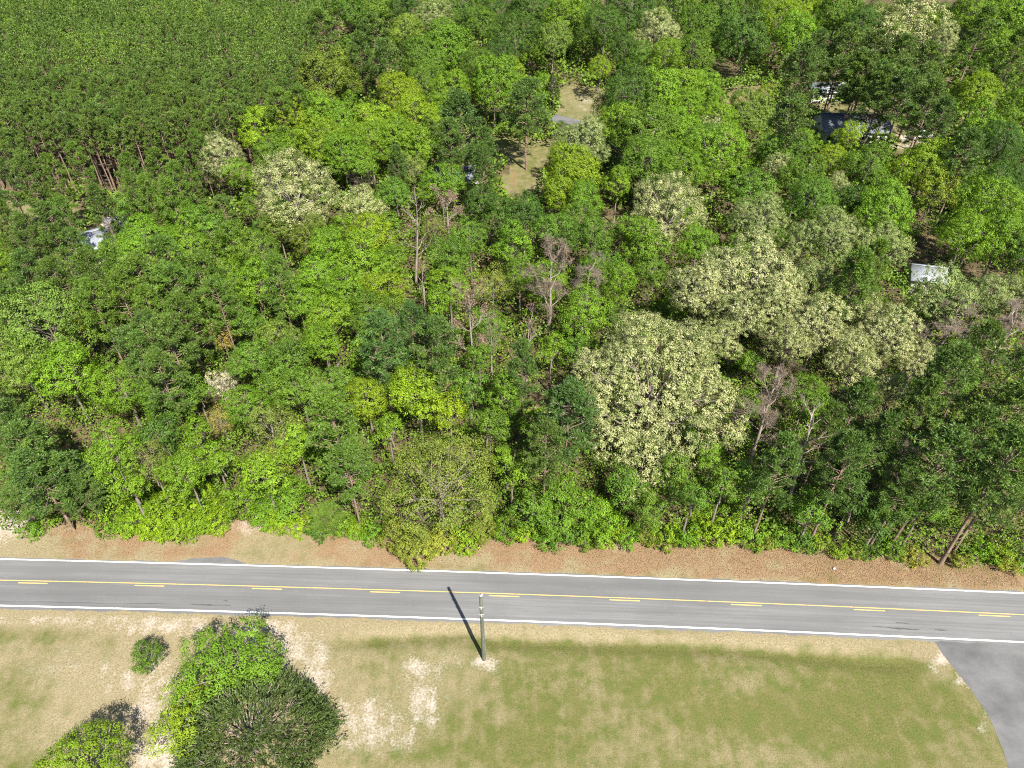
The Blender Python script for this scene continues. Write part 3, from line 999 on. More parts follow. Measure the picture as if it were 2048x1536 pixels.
PLANTS = '''
Bo 656 158 128; By 690 150 60; Pm 560 222 66; Pm 600 215 60; By 530 262 90; By 590 252 100; Bg 640 245 100; Bg 690 262 90
C1 446 330 92; Bg 480 356 62; C1 590 388 178; C2 725 430 96; Pm 322 345 60; Pm 356 372 60; Pm 262 352 56; Pm 300 398 54; Pm 374 342 50; Pm 268 388 50; Pm 345 398 54; Pm 400 300 44
Pd 205 415 60; Pd 100 458 72; Pd 58 476 62; Pd 22 446 56; Pm 138 440 46; Bm 262 428 56
Pd 18 366 60; Pd 62 352 64; Pm 112 352 56; Pd 30 305 56; Pm 160 330 50
Bg 330 436 72; Bg 372 448 80; Bm 420 474 90; Bg 300 498 104; Bg 250 520 76; Bg 384 506 86; Bm 470 494 80; Bm 522 506 80; Bo 560 466 72; Bo 622 486 76; Bg 662 506 80
By 642 304 104; Bg 694 322 96; Bg 600 304 80; Bm 548 316 70
C3 866 46 80; Bp 816 68 66; Pd 750 72 80; Pd 772 122 64; Pd 722 104 60; Bm 700 32 80; Bm 742 18 80; Pm 642 62 70; C3 655 10 50; Bd 800 20 70
Bg 892 100 112; Bm 850 128 90; Bd 1030 82 92; Bd 1000 128 72; Bp 1106 94 74; Bg 1132 50 92; Bd 1062 28 90; Bm 962 62 74; Bm 930 20 72; Bd 1000 20 72; Bd 1208 68 90; Bd 1246 112 66; Bm 1170 30 80
C2 1312 72 94; Bm 1280 120 60; Bg 1330 125 70; Bd 1260 20 90; Bm 1350 20 80; By 1200 146 46; Bm 960 152 84; Bg 988 172 104; Bg 902 190 82; Bm 848 178 74; Bg 880 212 60; Bg 1030 190 60
By 794 194 80; By 830 240 90; By 752 262 92; Bg 792 290 92; Bg 742 304 88; Bg 836 300 80; Bg 700 215 40
Pt 922 236 100; Pd 902 284 62; Pd 970 300 62; Pd 962 334 58; Sd 1125 262 46; Bg 1040 250 50
C3 1168 298 102; By 1142 344 100; By 1118 392 80; Bd 1262 208 136; Bg 1312 202 116; Bg 1352 192 96; Bg 1242 262 100; Bm 1292 282 118; Bg 1342 270 108; Bg 1234 380 62; Bm 1292 342 104; Bg 1352 352 98; Bm 1400 300 90; Bd 1320 390 80
Op 826 348 70; Bm 790 402 72; Bg 884 378 82; Bd 960 424 80; Bd 1002 444 72; Bd 1050 436 88; Bg 1026 504 88; Bm 940 486 80; Bm 1110 474 80; Bg 1172 412 74; Bm 1160 448 70; Bm 1184 490 80; By 738 486 92; Bg 700 470 60; Bg 780 470 60; Oo 870 470 60
C1 1334 430 158; Bg 1280 492 96; Bg 1390 505 80
C2 1812 56 188; C2 1880 96 70; Bd 1486 78 116; Bm 1392 60 82; Bm 1384 112 82; By 1560 54 90; Bg 1592 82 90; Bm 1440 20 90; Bm 1520 16 90; By 1600 18 80; Bm 1680 30 90; Bd 1720 60 80
Pd 1632 112 96; Pd 1690 102 96; Pd 1742 112 96; Pd 1800 122 100; Pd 1600 132 80; Pd 1850 132 80; Pd 1762 180 84; Pd 1808 192 84; Pd 1862 204 72; Pd 1720 150 80; Pd 1880 240 66
Pm 1960 60 92; Bg 2000 36 90; Pm 2032 104 84; Bg 1990 116 84; Bg 1940 30 90; Bg 2050 40 80
Bg 1404 186 70; Sy 1538 190 56; Sd 1500 160 22; Sd 1528 160 22; Sd 1462 163 26; Bp 1500 236 92; Pd 1580 252 96; Bg 1432 256 82; Bg 1370 230 80
C2 1424 274 60; Bg 1436 320 116; By 1694 288 58; Bm 1560 322 90; C2 1548 354 60; By 1660 334 60; C2 1668 396 48; Bm 1734 344 92; By 1844 346 108; Oy 1868 384 90; Bg 1760 438 122; Bm 1622 420 106; Bm 1598 368 82; Bm 1500 390 90; Bd 1700 420 70
Pd 1930 312 84; Bg 1962 262 82; By 1946 200 90; Bd 1992 304 90; Bg 2032 230 84; Bd 2024 370 84; Bg 1966 432 128; Bg 1920 484 96; Bg 2000 486 98; Bg 2030 438 84; Bd 1990 380 80; Bd 2040 520 80
C1 1394 598 132; C1 1478 650 110; C1 1700 746 110; C2 1566 706 90; C1 1824 742 76; C1 1440 560 100; C1 1502 560 176; C1 1548 628 130; C1 1630 672 138; C2 1704 640 108; C1 1768 694 138; C3 1616 586 108; C2 1436 704 92; C3 1656 486 120; C3 1760 506 96; C3 1520 456 100; C3 1600 500 80
 C2 1776 808 76; Pm 1706 560 104; Pm 1748 530 70; C3 1882 608 118; C3 1962 612 98; C3 2034 602 84
Pd 1896 758 116; Pd 1708 818 100; Pd 1760 890 96; Pd 1846 810 90; Pd 1876 930 136; Pd 2004 962 130; Pd 2012 842 126; Pd 1950 880 100; By 1790 862 64; Pd 1556 930 96; Bg 1420 936 60; Pd 1690 930 104; Bd 1702 1006 100; Pd 1960 700 80; Bd 2030 740 80
Pd 1800 980 100; Pd 1650 860 70; Bm 1620 1030 90; Bd 1760 1040 90; Bm 1840 1030 90; Bm 1500 980 90; Bm 1440 990 80
Pd 62 562 88; Pd 30 622 80; Pd 122 572 80; Pd 182 562 88; Pm 232 546 86; Pm 290 572 104; Pm 350 594 104; Pm 420 562 90; Pm 304 626 80; Pm 372 644 88; Pm 252 606 86; Pm 332 532 86; Pm 196 612 80; Pm 440 610 70
Bg 512 580 90; Pm 560 560 72; Bg 640 562 90; Bg 690 602 90; Bg 602 622 80; Bg 660 652 88; Bp 568 698 90; Bg 650 702 80; Bm 500 660 80
Ol 448 684 62 ; Bp 102 660 168; By 190 650 92; Bp 50 742 100; Bg 136 762 112; Bg 250 786 110; Pd 342 692 96; Pd 330 762 88; Pd 288 722 80; Pd 300 680 70
Bm 346 812 112; Bd 330 884 82; Bm 400 800 70; Ol 448 856 62; Bm 580 742 108; Bm 604 796 90; Bg 502 832 90; Op 548 866 100; Bm 548 796 80; Bg 400 890 80; Bm 510 740 80
Pm 668 846 126; Pm 694 938 96; Pd 60 902 108; Pd 30 862 90; Pd 110 948 116; Pd 164 972 96; Pd 36 990 88; Bg 232 922 98; Bg 262 980 88; Op 310 946 88; Bg 380 962 98; Bg 482 990 88; Bg 532 962 98; Bg 582 1000 88; Pm 650 1030 80; Bg 600 900 80; Oy 560 930 80; Bg 440 940 80
Bg 722 544 108; By 770 602 88; Bg 782 542 78; Bm 742 644 98; Bm 792 636 70; Pt 764 690 108; Pd 868 702 108; Pt 826 664 80; Oo 986 584 88; Bg 900 590 80; Bm 900 530 90; Bg 880 620 60; Bm 1040 560 70
Bg 1168 640 110; Bg 1236 570 82; Bg 1102 716 70; Bm 1150 712 62; Bd 1222 650 70; Bm 1200 560 70; Bd 1130 505 60
By 836 800 120; By 900 842 80; By 736 810 92; Oo 880 966 236; Bm 940 790 80; Bg 1010 802 86; Pt 1134 838 126; Pd 1090 902 88; Bg 1024 946 88; Pd 1046 732 76; Bm 690 780 70; Bm 980 870 80; Bg 1062 870 60; Bm 960 730 60; Bd 800 740 70; Bg 780 880 70
Bg 1130 1010 130; Bm 1070 1020 90; Bg 1210 1030 96; Bm 1300 1020 80; Bm 1380 1010 80
'''
for item in PLANTS.replace('\n', ';').split(';'):
    w = item.split()
    if len(w) == 4:
        plant_px(w[0], float(w[1]), float(w[2]), float(w[3]))

# the huge many-lobed oak in full flower beside the teal pine
OAK = [(1320, 690, 56), (1268, 722, 50), (1382, 742, 60), (1214, 762, 48), (1312, 782, 70), (1424, 802, 58), (1250, 832, 60), (1362, 862, 64), (1452, 866, 44), (1228, 892, 46), (1290, 932, 48),
       (1340, 938, 42), (1184, 744, 34), (1404, 908, 42), (1290, 668, 34), (1380, 690, 40), (1470, 826, 30), (1300, 855, 46), (1196, 820, 34), (1270, 985, 36)]


def huge_oak():
    rng = np.random.default_rng(4)
    L, rad = [], []
    for ox, oy, orad in OAK:
        z = np.interp(oy, [640, 990], [15.5, 4.2])
        p = at(ox, oy, z)
        r = orad * to_px(p[0], p[1], z)[2] / F_PX
        L.append(p + np.array([0, r * 0.4, -r * 0.3]))
        rad.append(r)
        L.append(p + np.array([rng.normal() * 0.6, r * 1.5 + 1.2, -r * 0.9]))
        rad.append(r * 0.9)
    L, rad = np.array(L), np.array(rad)
    b = np.array([L[:, 0].mean(), L[:, 1].mean() + 0.5, 0])
    L = L - b - np.array([0, 0, 8.0])
    V, F, a, _ = crown_broad(515, 8.0, 7.0, 1, 0.24, 17, 0.43, 2.6, bloom=0.64, lobes=(L, rad))
    root = bpy.data.objects.new('flowering_oak', None)
    COL.objects.link(root)
    root.location = tuple(b)
    root['category'] = 'tree'
    c = obj('crown', mesh_np('crown_huge', V, F, M_OAK, a), root, (0, 0, 8.0))
    c.color = (*TINT['C1'], 1.0)
    obj('limbs', mesh_np('limbs_huge', *limbs_for(5, L, 8.0, 7.0, 0.3), M_BARK, smooth=True), root, (0, 0, 8.0))
    part('trunk', TRUNKS[0], root, (0, 0, 0), (0.38, 0.38, 1.2))
    TREES.append(dict(root=root, code='C1', x=b[0], y=b[1], R=8.0, H=16, px=(1340, 790, 318), label='huge cream oak with many rounded lobes, largest flowering crown of the wood', group=None))


huge_oak()

# trees with a trunk that can be followed to the ground
def plant_base(code, bx, by, tx, ty, wpx, **kw):
    """base pixel on the ground, top pixel of the same upright tree"""
    b = at(bx, by)
    v = -(ty - H_PX / 2) / F_PX
    h = CAM_H + b[1] * (-SP + v * CP) / (CP + v * SP)
    d = to_px(b[0], b[1], h * 0.7)[2]
    return plant(code, b[0], b[1], wpx * d / F_PX / 2, h, px=((bx + tx) / 2, ty * 0.7 + by * 0.3, wpx), **kw)


plant_base('Pd', 1053, 340, 1056, 160, 100, label='lone tall pine with bare grey trunk standing in the grassy clearing', variant=2)
plant_base('Pd', 1880, 1128, 2040, 870, 130, label='tall pine at the road edge with long dark trunk leaning right', variant=0)
plant_base('Pd', 150, 1062, 60, 900, 120, label='pine at the left end of the verge with exposed grey trunk base', variant=1)
for bx_, by_, tx_, ty_ in ((1680, 292, 1672, 120), (1715, 296, 1712, 124), (1748, 290, 1748, 118), (1792, 290, 1798, 130), (1818, 300, 1826, 150), (1638, 262, 1632, 118)):
    plant_base('Pd', bx_, by_, tx_, ty_, 62, variant=(0, 4)[bx_ % 2])
plant_base('X1', 1095, 700, 1095, 508, 104, variant=0, label='tallest bare grey-brown tree with fan of twigs in the middle of the wood')
plant_base('X1', 1168, 680, 1174, 532, 72, variant=1, label='smaller bare grey tree right of the tallest bare tree')
plant_base('X2', 948, 775, 944, 585, 84, variant=2, label='withered brown tree with straight pale trunk in mid-wood')
plant_base('X2', 984, 760, 980, 640, 40, variant=3, label='thin withered brown tree close beside the straight brown one')
plant_base('X2', 1053, 800, 1050, 640, 62, variant=3, label='thin grey trunk with small reddish-brown withered crown by the dark hollow')
plant_base('X2', 900, 505, 898, 392, 84, variant=2, label='rounded reddish bare crown behind the pale forked snag')
plant_base('X1', 832, 570, 822, 392, 74, variant=4, label='pale forked snag with few branches right of the flowering oaks')
plant_base('X1', 852, 655, 834, 520, 34, variant=5, label='broken straight pale snag with hardly any branches in mid-wood')
plant_base('X1', 733, 410, 728, 335, 56, variant=1, label='small whitish bare tree behind the cream flowering oak on the left')
plant_base('X1', 1492, 945, 1520, 770, 110, variant=0, label='bare pinkish-grey tree at the right foot of the huge cream oak')
plant_base('X1', 1573, 1010, 1640, 810, 110, variant=4, label='dead leaning tree with long pale side limbs behind the verge shrubs')
plant_base('X1', 1540, 790, 1552, 680, 90, variant=1, label='grey bare tree between the cream oaks on the right')
plant_base('X1', 1862, 730, 1885, 620, 110, variant=0, label='wide bare grey tree in front of the white shed roof')
plant_base('X1', 1960, 760, 1995, 630, 110, variant=1, label='bare grey-brown tree at the right edge below the cream oaks')
plant_base('X1', 1236, 350, 1237, 312, 16, variant=5, label='short white dead stem among green trees right of the clearing')
plant_base('X1', 2030, 900, 2048, 790, 80, variant=1, label='thin bare tree among the dark pines at the right edge')
plant_base('X1', 308, 985, 300, 900, 60, variant=1, label='small pale bare tree in the bright thicket near the left verge')
plant_base('X1', 1765, 1000, 1790, 900, 60, variant=0, label='bare dark-grey tree in the hollow between the right-hand pines')
plant_base('Ow', 462, 830, 460, 748, 62, label='small white-flowering dogwood among green trees on the left', name='dogwood_tree')

# verge shrubs at the foot of the wood
SHRUBS = '''
Sy 205 1000 60; Sg 225 1045 56; Sy 268 1040 76; Sy 310 1052 70; Sy 352 1050 84; Sy 392 1048 76; Sy 430 1040 70; Sy 340 1005 80; Sy 400 1000 80; Sy 455 1010 66; Sg 280 1005 70
Sg 522 1030 60; Sy 560 1035 66; Sy 592 1050 58; Sg 540 1000 70; Sd 640 1062 62; Sg 690 1050 56; Sy 716 1050 50; Sg 745 1066 56; So 790 1072 76; So 832 1092 84; So 880 1080 70; Sy 930 1072 66; So 962 1062 70
Sg 1010 1060 62; Sy 1052 1062 62; Sg 1092 1068 64; Sd 1130 1066 66; Sg 1170 1070 62; Sy 1216 1066 64; Sg 1258 1072 56; So 1292 1070 50; Sy 1330 1070 60; Sg 1372 1068 66; Sy 1412 1064 66; Sy 1452 1056 70; Sg 1500 1066 66; So 1532 1086 44
Sg 1560 1066 60; Sd 1600 1074 66; Sy 1640 1078 50; Sy 1676 1100 44; So 1712 1100 40; Sd 1740 1096 50; Sg 1790 1094 60; So 1830 1110 50; So 1920 1118 50; Sg 1960 1100 62; Sy 2000 1106 60; Sg 2040 1110 60; So 2020 1130 50; Sg 60 1062 44; Sd 20 1000 50; Sg 1460 1020 60; Sy 1400 1030 60; Sd 1540 1040 60
'''
for item in SHRUBS.replace('\n', ';').split(';'):
    w = item.split()
    if len(w) == 4:
        plant_px(w[0], float(w[1]), float(w[2]), float(w[3]), cat='shrub')

# lawn plants
plant_px('Kg', 296, 1306, 68, H=3.6, cat='shrub', name='round_bush', label='small round dark green bush alone on the dry lawn', variant=0)
plant_px('Bg', 462, 1334, 190, H=8.8, name='lawn_tree', label='broad bright green tree on the lawn whose shadow touches the road', variant=2, squash=0.62)
plant_px('By', 384, 1424, 150, H=6.2, name='lawn_tree', label='yellow-green low tree merging with the broad bright green lawn tree', variant=2, squash=0.7)
plant_px('By', 180, 1530, 160, H=8.2, name='lawn_tree', label='round yellow-green tree at the bottom left corner of the lawn', variant=3, squash=0.75)

# fillers: the lower trees that close the canopy between the ones placed above
PLANT_POLY = [(-420, -60), (650, -60), (640, 90), (606, 120), (585, 205), (520, 235), (470, 275), (420, 320), (330, 350), (262, 372), (215, 400), (120, 392), (0, 398), (-420, 420)]
PW = [tuple(at(x, y)[:2]) for x, y in [(-420, 60), (690, 60), (665, 150), (640, 250), (600, 320), (520, 345), (470, 380), (400, 395), (300, 410), (225, 405), (120, 392), (0, 398), (-420, 420)]]


def place_free(px, py, r):
    for poly in CLEAR:
        for a in range(8):
            if in_poly(px + r * math.cos(a * 0.785), py + r * math.sin(a * 0.785), poly):
                return False
        if in_poly(px, py, poly):
            return False
    for gx, gy, gr_ in GAPS:
        if (px - gx) ** 2 + ((py - gy) * 1.2) ** 2 < (gr_ + r * 0.7) ** 2:
            return False
    return True


MX = np.array([[t['x'], t['y'], t['R'], t['H']] for t in TREES])
fr = random.Random(21)
fill = []
yy = 50.0
while yy < 262:
    step = 7.0 if yy < 120 else 9.5
    half = 58 + (yy - 50) * 0.82
    xx = -half
    while xx < half:
        x, y = xx + fr.uniform(-1.5, 1.5), yy + fr.uniform(-1.5, 1.5)
        xx += step
        R = fr.uniform(2.1, 3.1) * (1.0 if yy < 120 else 1.25)
        if y < edge_y(x) + R + 1.0:
            continue
        H = fr.uniform(6.5, 9.5)
        if in_poly(x, y, PW):
            continue
        d = np.hypot(MX[:, 0] - x, MX[:, 1] - y)
        if (d < 0.62 * (MX[:, 2] + R)).any():
            continue
        if any((x - a) ** 2 + (y - b) ** 2 < (0.72 * (R + c)) ** 2 for a, b, c in fill):
            continue
        cx, cy, dep = to_px(x, y, H * 0.62)
        if not place_free(cx, cy, R * F_PX / dep * 1.1):
            continue
        if cx < -70 or cx > 2120 or cy < -30:
            continue
        fill.append((x, y, R))
        pine_side = (cx > 1600 and cy > 700) or (cx < 420 and cy > 540)
        q = fr.random()
        code = ('Pd' if q < 0.35 else 'Bd' if q < 0.6 else 'Bm') if pine_side else ('Bm' if q < 0.42 else 'Bg' if q < 0.68 else 'Bd' if q < 0.8 else 'By' if q < 0.88 else 'Pd')
        if code[0] == 'P':
            H, R = fr.uniform(10, 14), min(R, 2.2)
        plant(code, x, y, R, H, px=(float(cx), float(cy), 2 * R * F_PX / float(dep)), name='understory_tree' if code[0] == 'B' else None)
    yy += step
N_FILL = len(fill)

# ------------------------------------------------------------------ the pine plantation: even rows
rows_ = []
pr = random.Random(3)
dirx = np.array([0.94, 0.34])
dirn = np.array([-0.34, 0.94])
org = np.array([-100.0, 130.0])
for i in range(-60, 90):
    for j in range(-40, 90):
        p = org + dirx * i * 2.35 + dirn * j * 2.9 + np.array([pr.uniform(-0.45, 0.45), pr.uniform(-0.45, 0.45)])
        if not in_poly(p[0], p[1], PW):
            continue
        cx, cy, dep = to_px(p[0], p[1], 11.5)
        if cx < -90 or cy < -40 or cy > 520:
            continue
        if (np.hypot(MX[:, 0] - p[0], MX[:, 1] - p[1]) < MX[:, 2] * 0.55 + 0.3).any():
            continue
        rows_.append((float(dep), float(p[0]), float(p[1]), float(cx), float(cy)))
rows_.sort()
TINT['Qm'] = (0.092, 0.158, 0.021)
for dep, x, y, cx, cy in rows_[:290]:
    plant('Qm', x, y, pr.uniform(1.45, 2.0), pr.uniform(13.8, 16.6), px=(cx, cy, 20), group='planted pines in the front rows',
          label='slender straight pine in the front rows of the dense pine plantation')
# the rest reads as one mass
VV, FF, TT, off = [], [], [], 0
VB, FB, offb = [], [], 0
base = []
for v in range(5):
    (TV, TF), _l, (V, F, a) = make_pine(700 + v, 15.0, 1.6, 0.34, 15, 4, 5, 0.52, 0.17, dead=0)
    base.append((V, F, a['tone'][1], TV, TF))
rg = np.random.default_rng(5)
for dep, x, y, cx, cy in rows_[290:]:
    V, F, t, TV, TF = base[rg.integers(5)]
    a = rg.uniform(0, 6.28)
    s, h = rg.uniform(0.8, 1.2), rg.uniform(0.84, 1.14)
    ca, sa = math.cos(a) * s, math.sin(a) * s
    M = np.array([[ca, sa, 0], [-sa, ca, 0], [0, 0, h]])
    VV.append(V @ M + np.array([x, y, 0]))
    FF.append(F + off)
    off += len(V)
    TT.append(np.clip(t + rg.normal(0, 0.16) + 0.16 * math.sin(x * 0.11 + y * 0.07) * math.sin(y * 0.09 - x * 0.05), 0, 1))
    VB.append(TV @ M + np.array([x, y, 0]))
    FB.append(TF + offb)
    offb += len(TV)
if VV:
    TT = np.concatenate(TT)
    mass = bpy.data.objects.new('pine_plantation', None)
    COL.objects.link(mass)
    mass['kind'] = 'stuff'
    mass['label'] = 'dense even mass of planted pines filling the top left'
    mass['category'] = 'pine plantation'
    c = obj('needles', mesh_np('plantation_needles', np.concatenate(VV), np.concatenate(FF), M_NEEDLE, {'tone': ('FACE', TT), 'bloom': ('FACE', np.zeros(len(TT)))}), mass, kind='stuff')
    c.color = (*TINT['Qm'], 0.0)
    obj('stems', mesh_np('plantation_stems', np.concatenate(VB), np.concatenate(FB), M_PINEBARK), mass, kind='stuff')

# ------------------------------------------------------------------ undergrowth, lawn grass and fallen leaves (nobody could count them)
def scatter_undergrowth(y0, y1, dens, size, seed):
    rng = np.random.default_rng(seed)
    h0, h1 = 62 + (y0 - 50) * 0.84, 62 + (y1 - 50) * 0.84
    n = int((h0 + h1) * (y1 - y0) * dens)
    y = rng.uniform(y0, y1, n)
    x = rng.uniform(-1, 1, n) * (62 + (y - 50) * 0.84)
    keep = y > edge_y(x) + 0.2 + 0.5 * wavy(x, y, 8, 5)
    keep &= ~in_poly(x, y, PW)
    x, y = x[keep], y[keep]
    h = np.clip(2.5 + 1.5 * wavy(x, y, 1, 9) + 0.9 * wavy(x, y, 2, 3.1), 0.5, 5.6)
    h *= np.clip((y - edge_y(x) + 0.8) / 2.6, 0.25, 1)
    z = h * (1 - 0.6 * rng.random(len(x)) ** 1.9)
    px, py, _ = to_px(x, y, z)
    ok = np.ones(len(x), bool)
    for poly in CLEAR:
        ok &= ~in_poly(px, py, poly)
    for gx, gy, gr_ in GAPS:
        ok &= ((px - gx) ** 2 + ((py - gy) * 1.2) ** 2 > gr_ ** 2) | (rng.random(len(x)) < 0.12)
    bare = wavy(x, y, 4, 12) + 0.4 * wavy(x, y, 5, 3)
    ok &= (bare < 2.3) | (rng.random(len(x)) < 0.25)
    ok &= (px > -60) & (px < 2110) & (py > -40)
    x, y, z, h = x[ok], y[ok], z[ok], h[ok]
    C = np.c_[x, y, z]
    N = unit(np.c_[rng.normal(size=(len(x), 2)) * 0.6, np.full(len(x), 0.75)])
    V, F = leaf_quads(C, N, rng.uniform(0.7, 1.3, len(x)) * size, rng, 0.68)
    tone = np.clip(0.42 + 0.20 * wavy(x, y, 3, 6) + rng.normal(0, 0.15, len(x)), 0, 1)
    brown = np.clip(0.9 * (wavy(x, y, 6, 8) - 1.35) + rng.normal(0, 0.1, len(x)), 0, 0.9)
    return V, F, tone, brown


us = [scatter_undergrowth(44, 75, 34, 0.27, 1), scatter_undergrowth(75, 120, 14, 0.40, 2), scatter_undergrowth(120, 255, 4.2, 0.74, 3)]
UV_, UF_ = join_vf([(a[0], a[1]) for a in us])
ug = obj('undergrowth', mesh_np('undergrowth', UV_, UF_, M_UNDER, {'tone': ('FACE', np.concatenate([a[2] for a in us])), 'bloom': ('FACE', np.concatenate([a[3] for a in us]))}),
         kind='stuff', label='tangled green undergrowth covering the floor of the wood', cat='undergrowth')
ug.color = (0.125, 0.215, 0.015, 1.0)


def sample_attr(A, x, y):
    i = np.clip(np.searchsorted(GX, x) - 1, 0, nx - 2)
    j = np.clip(np.searchsorted(GY, y) - 1, 0, ny - 2)
    return A[i, j], ZZ[i, j]


def blades(x, y, z, ln, wd, rng):
    n = len(x)
    b = np.c_[x, y, z]
    d = unit(np.c_[rng.normal(size=(n, 2)) * 0.55, np.ones(n)])
    s = unit(np.cross(d, rand_dirs(n, rng))) * wd[:, None] * 0.5
    t = b + d * ln[:, None]
    V = np.stack([b - s, b + s, t + s * 0.3, t - s * 0.3], 1).reshape(-1, 3)
    return V, np.arange(n * 4).reshape(-1, 4)


rng = np.random.default_rng(77)
n = 70000
x = rng.uniform(-48, 46, n)
y = rng.uniform(20.5, 43, n)
keep = y < qv(QL, x) - 0.45
px, py, _ = to_px(x, y, 0)
keep &= ~((px > np.interp(py, [1280, 1312, 1345, 1385, 1425, 1460, 1500, 1540], [1865, 1884, 1911, 1941, 1968, 1986, 2002, 2014])) & (py > 1270))
keep &= (px > -40) & (px < 2090) & (py < 1580)
g_, z_ = sample_attr(A_green, x, y)
s_, _ = sample_attr(A_sand, x, y)
keep &= rng.random(n) > s_ * 1.1
keep &= (wavy(x, y, 11, 2.2) + rng.normal(0, 0.6, n)) > -0.5
x, y, z_, g_ = x[keep], y[keep], z_[keep], g_[keep]
V, F = blades(x, y, z_, rng.uniform(0.015, 0.045, len(x)), rng.uniform(0.05, 0.10, len(x)), rng)
dryness = np.clip(1.05 - g_ * 1.15 + 0.25 * wavy(x, y, 12, 3) + rng.normal(0, 0.25, len(x)), 0, 1)
gr_o = obj('lawn_grass', mesh_np('lawn_grass', V, F, M_GRASS, {'tone': ('FACE', rng.uniform(0.4, 0.8, len(x))), 'bloom': ('FACE', dryness)}), kind='stuff',
           label='patchy short grass of the lawn, green to straw', cat='grass')
gr_o.color = (0.110, 0.125, 0.030, 1.0)

n = 52000
x = rng.uniform(-52, 52, n)
lo_, hi_ = qv(QU, x) + 0.25, edge_y(x) + 1.2
y = lo_ + (hi_ - lo_) * rng.random(n) ** 0.75
px, py, _ = to_px(x, y, 0)
a_, _ = sample_attr(A_litter, x, y)
keep = rng.random(n) < np.clip(a_ + 0.25, 0.1, 1)
keep &= ~((px > 340) & (px < 505) & (py > 1112))
x, y = x[keep], y[keep]
C = np.c_[x, y, rng.uniform(0.02, 0.09, len(x))]
V, F = leaf_quads(C, unit(np.c_[rng.normal(size=(len(x), 2)) * 0.5, np.ones(len(x))]), rng.uniform(0.05, 0.12, len(x)), rng, 0.7, 0.2)
lt = obj('fallen_leaves', mesh_np('fallen_leaves', V, F, M_LITTER, {'tone': ('FACE', rng.random(len(x))), 'bloom': ('FACE', np.clip(rng.normal(0.75, 0.3, len(x)), 0, 1))}), kind='stuff',
         label='reddish brown fallen leaves strewn along the far verge', cat='fallen leaves')
lt.color = (0.225, 0.180, 0.090, 1.0)

# ------------------------------------------------------------------ the wide juniper on the lawn
def juniper():
    rng = np.random.default_rng(64)
    H, R = 6.6, 5.8
    b = at(492, 1468, 3.0)
    root = bpy.data.objects.new('juniper_tree', None)
    COL.objects.link(root)
    root.location = (float(b[0]), float(b[1]), 0)
    root['label'] = 'wide dark green juniper with twiggy grey top on the lawn'
    root['category'] = 'tree'
    n = 5200
    f = rng.random(n) ** 1.25
    az = rng.uniform(0, 6.28, n)
    kc = 150
    cf, ca_, cs = rng.random(kc) ** 1.2, rng.uniform(0, 6.28, kc), rng.normal(1.0, 0.10, kc)
    pick = rng.integers(0, kc, n)
    f = np.clip(cf[pick] + rng.normal(size=n) * 0.07, 0, 1)
    az = ca_[pick] + rng.normal(size=n) * 0.15 / (0.35 + 0.65 * (1 - f))
    lob = cs[pick] + 0.06 * np.sin(3 * az + 1) + 0.05 * np.sin(7 * az)
    rr = R * (1 - f ** 1.9) ** 0.62 * lob * rng.uniform(0.84, 1.03, n)
    zz = H * (0.05 + 0.95 * f) + rng.normal(size=n) * 0.18
    C = np.c_[rr * np.cos(az), rr * np.sin(az), zz]
    out = np.c_[np.cos(az), np.sin(az), np.zeros(n)]
    A = unit(out * (0.9 - 0.25 * f)[:, None] + np.array([0, 0, 0.62]) + rng.normal(size=(n, 3)) * 0.28)
    thin = (f > 0.62) & (rng.random(n) < 0.45)
    C, A = C[~thin], A[~thin]
    K = 15
    m = len(C)
    L = rng.uniform(0.6, 1.25, m)
    u = rng.random((m, K, 1))
    P = C[:, None, :] + A[:, None, :] * (u - 0.35) * L[:, None, None]
    D = unit(A[:, None, :] * 0.85 + rng.normal(size=(m, K, 3)) * 0.42)
    ln = (0.20 + 0.16 * rng.random((m, K, 1)))
    B = unit(np.cross(D, rng.normal(size=(m, K, 3)))) * 0.035
    V = np.stack([P - B * 0.6, P + D * ln * 0.5 + B, P + D * ln, P + D * ln * 0.45 - B], 2).reshape(-1, 3)
    F = np.arange(m * K * 4).reshape(-1, 4)
    tone = np.clip(np.repeat(rng.normal(0.45, 0.16, m), K) + rng.normal(0, 0.1, m * K), 0, 1)
    c = obj('crown', mesh_np('juniper_crown', V, F, M_NEEDLE, {'tone': ('FACE', tone), 'bloom': ('FACE', np.zeros(m * K))}), root)
    c.color = (0.075, 0.115, 0.026, 0.0)
    lines = []
    for k in range(34):
        az = k * 2.4 + rng.normal() * 0.2
        rr = R * rng.uniform(0.25, 0.86)
        tz = H * (1 - (rr / R) ** 1.61) ** 0.526 * 1.0
        e = np.array([rr * math.cos(az), rr * math.sin(az), tz + rng.uniform(0.0, 0.35)])
        s0 = np.array([0, 0, rng.uniform(0.5, 2.5)])
        mid = (s0 + e) / 2 + np.array([0, 0, 0.3])
        lines.append((np.array([s0, mid, e]), np.array([0.09, 0.05, 0.014])))
        for j in range(9):
            st = mid + (e - mid) * rng.uniform(0.5, 1.0)
            e2 = st + unit(unit(e - mid) * 0.9 + rng.normal(size=3) * 0.5 + np.array([0, 0, 0.4])) * rng.uniform(0.6, 1.3)
            lines.append((np.array([st, (st + e2) / 2 + rng.normal(size=3) * 0.05, e2]), np.array([0.025, 0.017, 0.006])))
    obj('limbs', mesh_np('juniper_limbs', *tubes(lines, 4), M_BARE, smooth=True), root)
    obj('trunk', mesh_np('juniper_trunk', *tubes([(np.array([[0, 0, -0.1], [0.1, 0, 1.5], [0, 0.1, 4.5]]), np.array([0.32, 0.26, 0.1]))], 9), M_BARK, smooth=True), root)


juniper()
